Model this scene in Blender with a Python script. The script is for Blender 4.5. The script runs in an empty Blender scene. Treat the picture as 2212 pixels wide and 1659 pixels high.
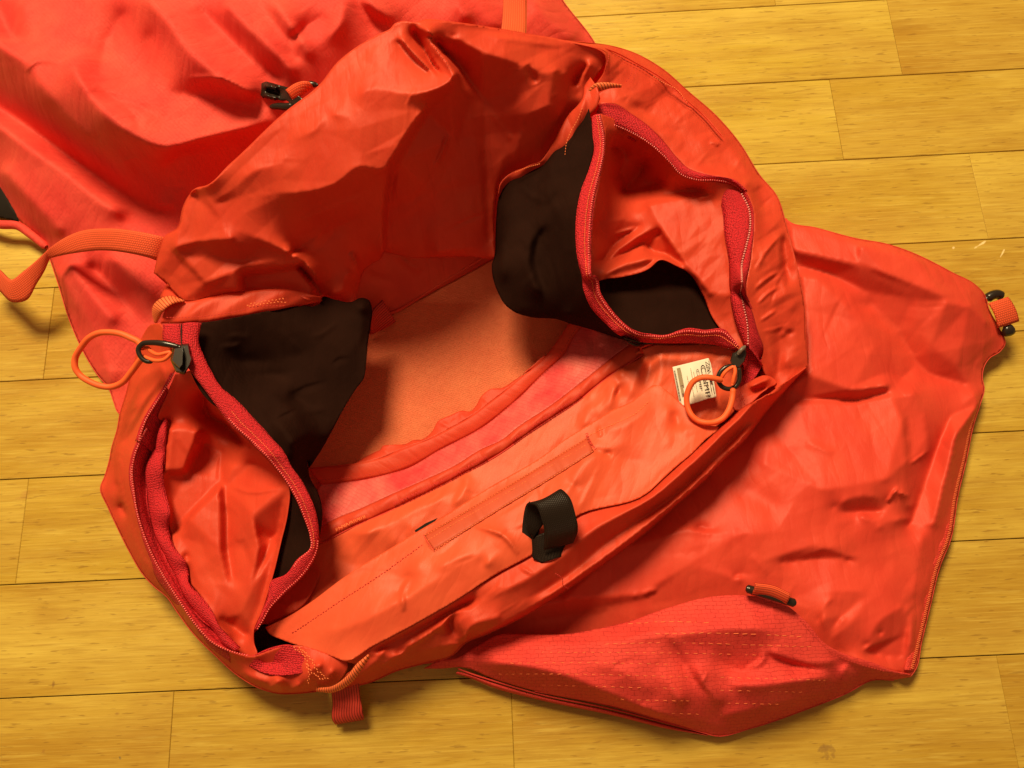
import bpy, bmesh, math, random
import numpy as np
from mathutils import Vector, Matrix
from mathutils.geometry import delaunay_2d_cdt

random.seed(7); rng = np.random.default_rng(7)
SC = bpy.context.scene; COL = SC.collection

# ------------------------------------------------------------ camera
H = 0.55
FOV = math.radians(66.0); TILT = math.radians(15.935); ROLL = math.radians(-5.869); YAW = math.radians(3.169)
PW = 0.13363 * H; PO = 0.85813 * H
ct, st, cr, sr = math.cos(TILT), math.sin(TILT), math.cos(ROLL), math.sin(ROLL)
cam = bpy.data.cameras.new('camera'); camo = bpy.data.objects.new('camera', cam); COL.objects.link(camo)
camo.matrix_world = Matrix(((cr, -sr, 0, 0), (sr*ct, cr*ct, -st, 0), (sr*st, cr*st, ct, H), (0, 0, 0, 1)))
cam.sensor_fit = 'HORIZONTAL'; cam.angle = FOV; cam.clip_start = 0.01; cam.clip_end = 50
SC.camera = camo

# ------------------------------------------------------------ light
w = bpy.data.worlds.new('World'); SC.world = w; w.use_nodes = True
bg = w.node_tree.nodes['Background']; bg.inputs[0].default_value = (1.0, 0.54, 0.30, 1); bg.inputs[1].default_value = 0.27
def lamp(name, loc, target, size, power, col):
    l = bpy.data.lights.new(name, 'AREA'); l.shape = 'DISK'; l.size = size; l.energy = power; l.color = col
    o = bpy.data.objects.new(name, l); COL.objects.link(o); o.location = loc
    o.rotation_euler = (Vector(target)-Vector(loc)).to_track_quat('-Z', 'Y').to_euler(); return o
lamp('room_lamp', (-0.42, 1.50, 2.15), (0, 0.15, 0), 0.78, 100, (1.0, 0.77, 0.43))
SC.view_settings.view_transform = 'Standard'; SC.view_settings.look = 'None'
SC.view_settings.exposure = 0.0; SC.view_settings.gamma = 1.0

# ------------------------------------------------------------ pixel -> place (measured on the photograph, 2212 px wide)
FP = 1106.0 / math.tan(FOV/2)
def P(x, y, z):
    x = np.asarray(x, float); y = np.asarray(y, float); z = np.asarray(z, float) * 0.001
    u = (x-1106.0)/FP; v = -(y-829.5)/FP
    u, v = cr*u - sr*v, sr*u + cr*v
    dx, dy, dz = u, v*ct + st, v*st - ct
    t = (z - H)/dz
    return np.stack([dx*t, dy*t, z], -1)
FR = {'a': (0, 0, 1/3), 'b': (645.2, 0, 1/3), 'c': (1290.3, 0, 1/2.4), 'd': (0, 460.8, 1/3), 'e': (645.2, 460.8, 1/3),
      'f': (1013.8, 92.2, 1/3), 'g': (1290.3, 460.8, 1/2.4), 'h': (0, 921.7, 1/3), 'i': (553, 921.7, 1/3),
      'j': (1198.2, 645.2, .25), 'k': (921.7, 1106, .5833), 'l': (0, 1198.2, .5), 'D': (0, 0, 1), 'm': (276.5, 276.5, .25)}
def T(fr, *pts):
    ox, oy, s = FR[fr]
    return [(ox+p[0]*s, oy+p[1]*s) + tuple(p[2:]) for p in pts]
def Z(z, pts):   # give a constant or interpolated z
    n = len(pts)
    if not isinstance(z, (list, tuple)): return [(p[0], p[1], z) for p in pts]
    a = np.array([p[:2] for p in pts]); d = np.r_[0, np.cumsum(np.hypot(*(a[1:]-a[:-1]).T))]; d = d/d[-1]
    zz = np.interp(d, np.linspace(0, 1, len(z)), z)
    return [(p[0], p[1], float(q)) for p, q in zip(pts, zz)]

def resample(pts, step=None, n=None, smooth=True):
    a = np.array(pts, float)
    if smooth and len(a) > 2:      # centripetal-ish catmull rom
        out = []
        ext = np.vstack([2*a[0]-a[1], a, 2*a[-1]-a[-2]])
        for i in range(len(a)-1):
            p0, p1, p2, p3 = ext[i:i+4]
            t = np.linspace(0, 1, 9)[:-1, None]
            l0 = np.linalg.norm(p1[:2]-p0[:2])+1e-6; l1 = np.linalg.norm(p2[:2]-p1[:2])+1e-6; l2 = np.linalg.norm(p3[:2]-p2[:2])+1e-6
            m1 = (p2-p1)*l0/(l0+l1) + (p1-p0)/l0*l1*l1/(l0+l1)
            m2 = (p3-p2)/l2*l1*l1/(l1+l2) + (p2-p1)*l2/(l1+l2)
            out.append((2*t**3-3*t**2+1)*p1+(t**3-2*t**2+t)*m1+(-2*t**3+3*t**2)*p2+(t**3-t**2)*m2)
        out.append(a[-1:]); a = np.vstack(out)
    d = np.r_[0, np.cumsum(np.linalg.norm((a[1:]-a[:-1])[:, :2], axis=1))]
    if n is None: n = max(2, int(round(d[-1]/step))+1)
    q = np.linspace(0, d[-1], n)
    return np.stack([np.interp(q, d, a[:, k]) for k in range(a.shape[1])], -1)

# ------------------------------------------------------------ cloth panels: measured outline + crease lines, spanned like a membrane
def inside(poly, X, Y):
    r = np.zeros(X.shape, bool); n = len(poly)
    for i in range(n):
        x1, y1 = poly[i][:2]; x2, y2 = poly[(i+1) % n][:2]
        if y1 == y2: continue
        c = ((y1 > Y) != (y2 > Y)) & (X < (x2-x1)*(Y-y1)/(y2-y1)+x1)
        r ^= c
    return r
def relax(C, Z0, it):
    M = np.isnan(C); Zv = Z0.copy(); Zv[~M] = C[~M]
    for _ in range(it):
        Q = np.pad(Zv, 1, mode='edge')
        A = .25*(Q[:-2, 1:-1]+Q[2:, 1:-1]+Q[1:-1, :-2]+Q[1:-1, 2:])
        Zv = np.where(M, Zv + 1.0*(A-Zv), Zv)
    return Zv
def membrane(C):
    ny, nx = C.shape
    if min(nx, ny) > 12:
        py, px = ny % 2, nx % 2
        Cp = np.pad(C, ((0, py), (0, px)), constant_values=np.nan)
        b = Cp.reshape(Cp.shape[0]//2, 2, Cp.shape[1]//2, 2)
        cnt = (~np.isnan(b)).sum((1, 3)); s = np.nansum(b, axis=(1, 3))
        Cc = np.where(cnt > 0, s/np.maximum(cnt, 1), np.nan)
        Zc = membrane(Cc)
        Z0 = np.kron(Zc, np.ones((2, 2)))[:ny, :nx]
        return relax(C, Z0, 50)
    return relax(C, np.full(C.shape, float(np.nanmean(C)) if (~np.isnan(C)).any() else 0.), 200)
def facet_field(X, Y, sp, amp, ang, stretch):
    th = math.radians(ang); c, s = math.cos(th), math.sin(th)
    U = (c*X+s*Y)/(sp*stretch); V = (-s*X+c*Y)/sp
    u0, u1, v0, v1 = U.min()-2, U.max()+2, V.min()-2, V.max()+2
    gu, gv = np.meshgrid(np.arange(u0, u1), np.arange(v0, v1)); gu = gu+rng.uniform(-.42, .42, gu.shape)+.5*(np.arange(gu.shape[0])[:, None] % 2); gv = gv+rng.uniform(-.42, .42, gv.shape)
    h = rng.normal(size=gu.size)*amp*np.clip(np.repeat(rng.uniform(.2, 1.3, gu.shape[0]), gu.shape[1]), 0, 2)
    vs, es, fs, a, b, c_ = delaunay_2d_cdt([Vector(p) for p in zip(gu.ravel(), gv.ravel())], [], [], 0, 1e-5, False)
    out = np.zeros(X.shape); px, py = gu.ravel(), gv.ravel(); best = np.zeros(X.shape, bool)
    va = np.array([[p[0], p[1]] for p in vs])
    gx, gy = X[0, 1]-X[0, 0], Y[1, 0]-Y[0, 0]
    for f in fs:
        (ax, ay), (bx, by), (cx, cy) = va[list(f)]
        P_ = [((c*q*sp*stretch-s*r*sp), (s*q*sp*stretch+c*r*sp)) for q, r in ((ax, ay), (bx, by), (cx, cy))]
        xs = [p[0] for p in P_]; ys = [p[1] for p in P_]
        i0, i1 = int(max(0, (min(xs)-X[0, 0])//gx)), int(min(X.shape[1], (max(xs)-X[0, 0])//gx+2)); j0, j1 = int(max(0, (min(ys)-Y[0, 0])//gy)), int(min(X.shape[0], (max(ys)-Y[0, 0])//gy+2))
        if i1 <= i0 or j1 <= j0: continue
        xx, yy = U[j0:j1, i0:i1], V[j0:j1, i0:i1]
        den = (by-cy)*(ax-cx)+(cx-bx)*(ay-cy)
        if abs(den) < 1e-9: continue
        w0 = ((by-cy)*(xx-cx)+(cx-bx)*(yy-cy))/den; w1 = ((cy-ay)*(xx-cx)+(ax-cx)*(yy-cy))/den; w2 = 1-w0-w1
        m = (w0 >= -1e-6) & (w1 >= -1e-6) & (w2 >= -1e-6)
        out[j0:j1, i0:i1][m] = (w0*h[f[0]]+w1*h[f[1]]+w2*h[f[2]])[m]
    return out
def seg_dist(X, Y, pts):
    best = np.full(X.shape, 1e9); par = np.zeros(X.shape); side = np.zeros(X.shape)
    a = np.array(pts, float); L = np.r_[0, np.cumsum(np.hypot(*(a[1:, :2]-a[:-1, :2]).T))]
    for i in range(len(a)-1):
        dx, dy = a[i+1, 0]-a[i, 0], a[i+1, 1]-a[i, 1]; l2 = dx*dx+dy*dy+1e-9
        t = np.clip(((X-a[i, 0])*dx+(Y-a[i, 1])*dy)/l2, 0, 1)
        d = np.hypot(X-a[i, 0]-t*dx, Y-a[i, 1]-t*dy); m = d < best
        best = np.where(m, d, best); par = np.where(m, (L[i]+t*math.sqrt(l2))/L[-1], par)
        side = np.where(m, np.sign(dx*(Y-a[i, 1])-dy*(X-a[i, 0])), side)
    return best, par, side
def link(name, me, mat, parent=None, label=None, smooth=True, kind=None):
    if mat is not None: me.materials.append(mat)
    if smooth:
        for p in me.polygons: p.use_smooth = True
    o = bpy.data.objects.new(name, me); COL.objects.link(o)
    if parent is not None: o.parent = parent
    if label: o['label'] = label
    if kind: o['kind'] = kind
    return o
def set_uv(me, uv):
    l = me.uv_layers.new(name='UVMap'); idx = np.zeros(len(me.loops), int); me.loops.foreach_get('vertex_index', idx)
    l.data.foreach_set('uv', np.asarray(uv, float)[idx].ravel())
SAMP = {}
def on(name, pts, up=.3):
    Zg, x0, y0, g = SAMP[name]; a = resample([p[:2] for p in pts], step=8)
    return [(x, y, float(Zg[int(np.clip(round((y-y0)/g), 0, Zg.shape[0]-1)), int(np.clip(round((x-x0)/g), 0, Zg.shape[1]-1))])+up) for x, y in a]
def panel(name, outline, lines=(), folds=(), mat=None, g=4.0, blur=1, crumple=(), label=None, parent=None, thick=0.5, smooth_outline=True, kind=None, uvrot=0.0, relief=1.0, facets=(), trim=.2, planes=()):
    ol = resample(list(outline)+[outline[0]], step=g, smooth=smooth_outline)[:-1]
    x0, y0 = ol[:, 0].min()-3*g, ol[:, 1].min()-3*g; x1, y1 = ol[:, 0].max()+3*g, ol[:, 1].max()+3*g
    nx, ny = int((x1-x0)/g)+2, int((y1-y0)/g)+2
    C = np.zeros((ny, nx)); N = np.zeros((ny, nx))
    def draw(a):
        if len(a) < 2: return
        q = resample(a, step=g*.4, smooth=False)
        ix = np.clip(np.round((q[:, 0]-x0)/g).astype(int), 0, nx-1); iy = np.clip(np.round((q[:, 1]-y0)/g).astype(int), 0, ny-1)
        np.add.at(C, (iy, ix), q[:, 2]); np.add.at(N, (iy, ix), 1)
    draw(np.vstack([ol, ol[:1]]))
    Z0 = membrane(np.where(N > 0, C/np.maximum(N, 1), np.nan)) if relief != 1.0 else None
    C1, N1 = C.copy(), N.copy(); rs = [resample(ln, step=g*.5) for ln in lines]
    for a in rs: m = len(a); draw(a[int(m*trim):max(int(m*(1-trim)), int(m*trim)+2)])
    if lines:
        Zb = membrane(np.where(N > 0, C/np.maximum(N, 1), np.nan)); C, N = C1, N1
        for a in rs:                    # creases run out softly at both ends
            a = a.copy(); t = np.linspace(0, 1, len(a)); f = np.clip(np.minimum(t, 1-t)/trim, 0, 1); f = f*f*(3-2*f)
            ix = np.clip(np.round((a[:, 0]-x0)/g).astype(int), 0, nx-1); iy = np.clip(np.round((a[:, 1]-y0)/g).astype(int), 0, ny-1)
            a[:, 2] = f*a[:, 2]+(1-f)*Zb[iy, ix]; draw(a)
    Cn = np.where(N > 0, C/np.maximum(N, 1), np.nan)
    if planes:                          # flat facets between sharp creases, given by their corners
        XX, YY = np.meshgrid(x0+g*np.arange(nx), y0+g*np.arange(ny))
        for pl_ in planes:
            vs, es, fs, a_, b_, c_ = delaunay_2d_cdt([Vector(p[:2]) for p in pl_], [(i, (i+1) % len(pl_)) for i in range(len(pl_))], [], 0, 1e-5, True)
            for f in fs:
                if not all(a_[q] for q in f): continue
                q = np.array([[vs[i][0], vs[i][1], pl_[a_[i][0]][2]] for i in f]); cc = q.mean(0)
                if not inside(pl_, np.array([cc[0]]), np.array([cc[1]]))[0]: continue
                (ax, ay, az), (bx, by, bz), (cx, cy, cz) = q; den = (by-cy)*(ax-cx)+(cx-bx)*(ay-cy)
                if abs(den) < 1e-6: continue
                w0 = ((by-cy)*(XX-cx)+(cx-bx)*(YY-cy))/den; w1 = ((cy-ay)*(XX-cx)+(ax-cx)*(YY-cy))/den; w2 = 1-w0-w1
                m_ = (w0 >= 0) & (w1 >= 0) & (w2 >= 0); Cn[m_] = (w0*az+w1*bz+w2*cz)[m_]
    Zg = membrane(Cn)
    if relief != 1.0: Zg = Z0 + relief*(Zg-Z0)
    X, Y = np.meshgrid(x0+g*np.arange(nx), y0+g*np.arange(ny))
    for _ in range(blur):
        Q = np.pad(Zg, 1, mode='edge')
        Zg = (4*Q[1:-1, 1:-1]+2*(Q[:-2, 1:-1]+Q[2:, 1:-1]+Q[1:-1, :-2]+Q[1:-1, 2:])+Q[:-2, :-2]+Q[2:, 2:]+Q[:-2, 2:]+Q[2:, :-2])/16
    fade = np.clip(seg_dist(X, Y, np.vstack([ol, ol[:1]])[::3])[0]/22.0, 0, 1) if (folds or crumple or facets) else None
    D = np.zeros_like(Zg)
    for f in folds:                     # (points, width, height[, sharp])
        pts, wd, am = f[0], f[1], f[2]
        pts = resample([p[:2] for p in pts], step=12)
        xs, ys = pts[:, 0], pts[:, 1]; R = wd*3
        m = (slice(max(0, int((ys.min()-R-y0)/g)), int((ys.max()+R-y0)/g)+1), slice(max(0, int((xs.min()-R-x0)/g)), int((xs.max()+R-x0)/g)+1))
        if X[m].size == 0: continue
        d, t, s = seg_dist(X[m], Y[m], pts)
        tap = np.clip(np.minimum(t, 1-t)*4, 0, 1)**.7
        if len(f) > 3: s_ = np.where(s > 0, 1.0, f[3]); d = d/s_
        D[m] += am*tap*np.maximum(0, 1-d/wd)**1.4 if am > 0 else am*tap*np.exp(-(d/wd)**2)
    for c in crumple:                   # (count, angle, spread, length, width, height)
        n, an, sp, ln, wd, am = c
        for k in range(n):
            cx, cy = rng.uniform(x0, x1), rng.uniform(y0, y1); th = math.radians(an+rng.normal()*sp); L = ln*rng.uniform(.4, 1.3)
            mid = (cx+rng.normal()*L*.08, cy+rng.normal()*L*.08)
            pts = [(cx-math.cos(th)*L/2, cy-math.sin(th)*L/2), mid, (cx+math.cos(th)*L/2, cy+math.sin(th)*L/2)]
            W = wd*rng.uniform(.5, 1.4); A = am*rng.uniform(.3, 1.2)*rng.choice([-1, 1]); R = W*2
            xs = [p[0] for p in pts]; ys = [p[1] for p in pts]
            m = (slice(max(0, int((min(ys)-R-y0)/g)), max(0, int((max(ys)+R-y0)/g)+1)), slice(max(0, int((min(xs)-R-x0)/g)), max(0, int((max(xs)+R-x0)/g)+1)))
            if X[m].size == 0: continue
            d, t, s = seg_dist(X[m], Y[m], pts); s_ = np.where(s > 0, 1.0, .45)
            D[m] += A*np.clip(np.minimum(t, 1-t)*3, 0, 1)*np.maximum(0, 1-d/s_/W)
    for fc in facets:                   # (spacing, height, angle, stretch): crumpled flat facets meeting in crisp creases
        D += facet_field(X, Y, *fc)
    if fade is not None: Zg = Zg + D*fade
    SAMP[name] = (Zg, x0, y0, g)
    ins = inside(ol, X, Y)
    db = seg_dist(X, Y, np.vstack([ol, ol[:1]]))[0] if X.size < 3e4 else None
    if db is None:
        mark = np.zeros(X.shape, bool)
        ix = np.round((ol[:, 0]-x0)/g).astype(int); iy = np.round((ol[:, 1]-y0)/g).astype(int)
        mark[iy, ix] = True; keep = ins & ~mark
    else: keep = ins & (db > .45*g)
    gx, gy, gz = X[keep], Y[keep], Zg[keep]
    n0 = len(ol)
    co = [Vector((a, b)) for a, b in zip(np.r_[ol[:, 0], gx], np.r_[ol[:, 1], gy])]
    vs, es, fs, ov, oe, of = delaunay_2d_cdt(co, [(i, (i+1) % n0) for i in range(n0)], [], 0, 1e-4, True)
    zz = np.r_[ol[:, 2], gz]
    va = np.array([[v[0], v[1]] for v in vs])
    fa = np.array(fs); cen = va[fa].mean(1); ok = inside(ol, cen[:, 0], cen[:, 1]); fs = [tuple(f) for f in fa[ok].tolist()]
    def samp(x, y): return Zg[int(np.clip(round((y-y0)/g), 0, ny-1)), int(np.clip(round((x-x0)/g), 0, nx-1))]
    z = np.array([zz[o[0]] if o else samp(va[i, 0], va[i, 1]) for i, o in enumerate(ov)])
    used = np.zeros(len(va), bool)
    for f in fs: used[list(f)] = True
    new = np.cumsum(used)-1; va = va[used]; z = z[used]; fs = [tuple(int(new[i]) for i in f) for f in fs]
    w3 = P(va[:, 0], va[:, 1], z)
    me = bpy.data.meshes.new(name)
    fl = []
    for f in fs:
        a, b, c = va[f[0]], va[f[1]], va[f[2]]
        fl.append(f if (b[0]-a[0])*(c[1]-a[1])-(b[1]-a[1])*(c[0]-a[0]) < 0 else f[::-1])
    me.from_pydata(w3.tolist(), [], fl); me.update()
    c_, s_ = math.cos(uvrot), math.sin(uvrot); ux, uy = w3[:, 0], w3[:, 1]
    set_uv(me, np.stack([c_*ux-s_*uy, s_*ux+c_*uy], -1)*1000)
    o = link(name, me, mat, parent, label, kind=kind)
    if thick:
        m = o.modifiers.new('cloth_thickness', 'SOLIDIFY'); m.thickness = thick*.001; m.offset = -1; m.use_rim = True; m.use_quality_normals = False
    return o
def strip(name, A, B, nv=4, bulge=0., rnd=False, mat=None, parent=None, g=4.0, thick=0.5, label=None, wav=None, kind=None, drop=False):
    L = max(np.hypot(*(np.diff(np.array(A)[:, :2], axis=0)).T).sum(), 1.)
    n = max(3, int(L/g)+1)
    a = resample(A, n=n)
    if drop:
        pa = P(a[:, 0], a[:, 1], a[:, 2]); pb = pa.copy(); pb[:, 2] = 0.0006
    else:
        b = resample(B, n=n); pa = P(a[:, 0], a[:, 1], a[:, 2]); pb = P(b[:, 0], b[:, 1], b[:, 2])
    V = []; UV = []; lu = np.r_[0, np.cumsum(np.linalg.norm(np.diff((pa+pb)/2, axis=0), axis=1))]
    for j in range(nv+1):
        v = j/nv; p = pa*(1-v)+pb*v
        h = (math.sqrt(max(0, 1-(2*v-1)**2)) if rnd else 4*v*(1-v))*bulge
        p = p.copy(); p[:, 2] += h*.001
        if wav is not None: p[:, 2] += .001*wav[0]*np.sin(lu*1000/wav[1]+v*wav[2])*(1 if len(wav) < 4 else 4*v*(1-v))
        V.append(p); UV.append(np.stack([lu*1000, v*np.linalg.norm(pb-pa, axis=1)*1000], -1))
    V = np.vstack(V); UV = np.vstack(UV)
    fs = []
    for j in range(nv):
        for i in range(n-1):
            q = (j*n+i, j*n+i+1, (j+1)*n+i+1, (j+1)*n+i); fs.append(q)
    me = bpy.data.meshes.new(name)
    # face the camera
    i0 = (nv//2)*n+n//2; q = [V[j] for j in fs[(nv//2)*(n-1)+n//2-1]]
    nrm = np.cross(q[1]-q[0], q[2]-q[0])
    if np.dot(nrm, np.array([0, 0, H])-q[0]) < 0: fs = [f[::-1] for f in fs]
    me.from_pydata(V.tolist(), [], fs); me.update(); set_uv(me, UV)
    o = link(name, me, mat, parent, label, kind=kind)
    if thick:
        m = o.modifiers.new('cloth_thickness', 'SOLIDIFY'); m.thickness = thick*.001; m.offset = -1
    return o
def tube(name, pts, r, mat=None, parent=None, closed=False, seg=10, g=4.0, label=None, flat=1.0):
    a = resample(list(pts)+([pts[0]] if closed else []), step=g); 
    if closed: a = a[:-1]
    p = P(a[:, 0], a[:, 1], a[:, 2]); n = len(p)
    V = []; UV = []; lu = 0
    for i in range(n):
        t = p[(i+1) % n]-p[i-1] if closed else p[min(i+1, n-1)]-p[max(i-1, 0)]
        t = t/(np.linalg.norm(t)+1e-12); s = np.cross(t, [0, 0, 1.]); s = s/(np.linalg.norm(s)+1e-9); u = np.cross(s, t)
        rr = (r if np.isscalar(r) else np.interp(i/(n-1), np.linspace(0, 1, len(r)), r))*.001
        if not closed and i in (0, n-1): rr *= .55
        if i: lu += np.linalg.norm(p[i]-p[i-1])*1000
        for k in range(seg):
            q = 2*math.pi*k/seg; V.append(p[i]+rr*(math.cos(q)*s+math.sin(q)*u*flat)); UV.append((lu, k/seg*6.28*rr*1000))
    fs = []
    for i in range(n if closed else n-1):
        for k in range(seg):
            j = (i+1) % n; fs.append((i*seg+k, i*seg+(k+1) % seg, j*seg+(k+1) % seg, j*seg+k))
    if not closed: fs += [tuple(range(seg)), tuple(range((n-1)*seg, n*seg))[::-1]]
    me = bpy.data.meshes.new(name); me.from_pydata([tuple(v) for v in V], [], fs); me.update(); set_uv(me, UV)
    return link(name, me, mat, parent, label)
def dashes(name, pts, pitch, ln, wd, ht, mat, parent, zoff=0.4, zig=0., across=False, kind='stuff', jit=.12, label=None):
    """row of small stitches or teeth following a measured line: pitch, ln, wd, ht in mm"""
    a = resample(pts, step=2.0); p = P(a[:, 0], a[:, 1], a[:, 2]+zoff)
    d = np.r_[0, np.cumsum(np.linalg.norm(np.diff(p, axis=0), axis=1))]*1000
    V = []; F = []; UV = []; k = 0; q = pitch*.5
    while q < d[-1]-ln*.5:
        c = np.array([np.interp(q, d, p[:, m]) for m in range(3)]); c2 = np.array([np.interp(q+.5, d, p[:, m]) for m in range(3)])
        t = c2-c; t = t/(np.linalg.norm(t)+1e-12); s = np.cross(t, [0, 0, 1.]); s /= np.linalg.norm(s)+1e-9
        if zig: c = c+s*zig*.001*(1 if k % 2 else -1)
        if across: t, s = s, t
        c = c+s*rng.normal()*jit*wd*.001; th = rng.normal()*jit; t2 = t*math.cos(th)+s*math.sin(th); s2 = s*math.cos(th)-t*math.sin(th)
        l2, w2, h2 = ln*.0005, wd*.0005, ht*.001; b = len(V)
        for (x, y, zz) in ((-1, 0, 0), (-.6, -1, 0), (.6, -1, 0), (1, 0, 0), (.6, 1, 0), (-.6, 1, 0), (-.45, 0, 1), (.45, 0, 1)):
            V.append(tuple(c+t2*x*l2+s2*y*w2+np.array([0, 0, zz*h2])))
        F += [(b, b+1, b+6), (b+1, b+2, b+7, b+6), (b+2, b+3, b+7), (b+3, b+4, b+7), (b+4, b+5, b+6, b+7), (b+5, b, b+6)]
        q += pitch; k += 1
    me = bpy.data.meshes.new(name); me.from_pydata(V, [], F); me.update()
    return link(name, me, mat, parent, label, kind=kind)
def closed_solid(name, outline, z0, z1, mat, parent, bev=.6, label=None):
    a = np.array(outline); n = len(a); c = a.mean(0)
    rings = []
    for (s, zz) in ((1, z0), (1, z1-bev), (.88, z1)):
        q = c+(a-c)*s; rings.append(P(q[:, 0], q[:, 1], np.full(n, zz)))
    V = np.vstack(rings); F = []
    for r in range(2):
        for i in range(n): F.append((r*n+i, r*n+(i+1) % n, (r+1)*n+(i+1) % n, (r+1)*n+i))
    F.append(tuple(range(2*n, 3*n)))
    me = bpy.data.meshes.new(name); me.from_pydata([tuple(v) for v in V], [], F); me.update()
    bm = bmesh.new(); bm.from_mesh(me); bmesh.ops.recalc_face_normals(bm, faces=bm.faces); bm.to_mesh(me); bm.free()
    return link(name, me, mat, parent, label, smooth=False)

# ------------------------------------------------------------ materials
class N:
    def __init__(s, name):
        s.m = bpy.data.materials.new(name); s.m.use_nodes = True; s.t = s.m.node_tree; s.b = s.t.nodes['Principled BSDF']; s.out = s.t.nodes['Material Output']
    def n(s, typ, **k):
        o = s.t.nodes.new(typ)
        for a, v in k.items():
            if a.startswith('i_'): o.inputs[int(a[2:]) if a[2:].isdigit() else a[2:].replace('_', ' ')].default_value = v
            else: setattr(o, a, v)
        return o
    def l(s, a, b): s.t.links.new(a, b)
    def mix(s, fac, a, b, mode='MIX'):
        o = s.t.nodes.new('ShaderNodeMix'); o.data_type = 'RGBA'; o.blend_type = mode
        for i, v in ((0, fac), (6, a), (7, b)):
            if hasattr(v, 'is_output'): s.l(v, o.inputs[i])
            else: o.inputs[i].default_value = v if i == 0 else (tuple(v)+(1,) if len(v) == 3 else v)
        return o.outputs[2]
    def ramp(s, src, *st):
        o = s.t.nodes.new('ShaderNodeValToRGB'); e = o.color_ramp.elements
        while len(e) < len(st): e.new(.5)
        for k, (p, c) in enumerate(st): e[k].position = p; e[k].color = (c, c, c, 1) if not isinstance(c, tuple) else c+(1,)
        s.l(src, o.inputs[0]); return o.outputs[0]
    def mp(s, src, sc, rot=(0, 0, 0), loc=(0, 0, 0)):
        o = s.n('ShaderNodeMapping'); s.l(src, o.inputs[0]); o.inputs[1].default_value = loc; o.inputs[2].default_value = rot; o.inputs[3].default_value = sc; return o.outputs[0]
    def noise(s, src, scale, det=3, rough=.55, dist=0.):
        o = s.n('ShaderNodeTexNoise'); s.l(src, o.inputs['Vector']); o.inputs['Scale'].default_value = scale; o.inputs['Detail'].default_value = det; o.inputs['Roughness'].default_value = rough; o.inputs['Distortion'].default_value = dist
        return o.outputs[0]
    def bump(s, h, st, dist, prev=None):
        o = s.n('ShaderNodeBump'); s.l(h, o.inputs['Height']); o.inputs['Strength'].default_value = st; o.inputs['Distance'].default_value = dist
        if prev is not None: s.l(prev, o.inputs['Normal'])
        return o.outputs[0]
    def math(s, op, a, b=None):
        o = s.n('ShaderNodeMath', operation=op)
        for i, v in ((0, a), (1, b)):
            if v is None: continue
            if hasattr(v, 'is_output'): s.l(v, o.inputs[i])
            else: o.inputs[i].default_value = v
        return o.outputs[0]

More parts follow.
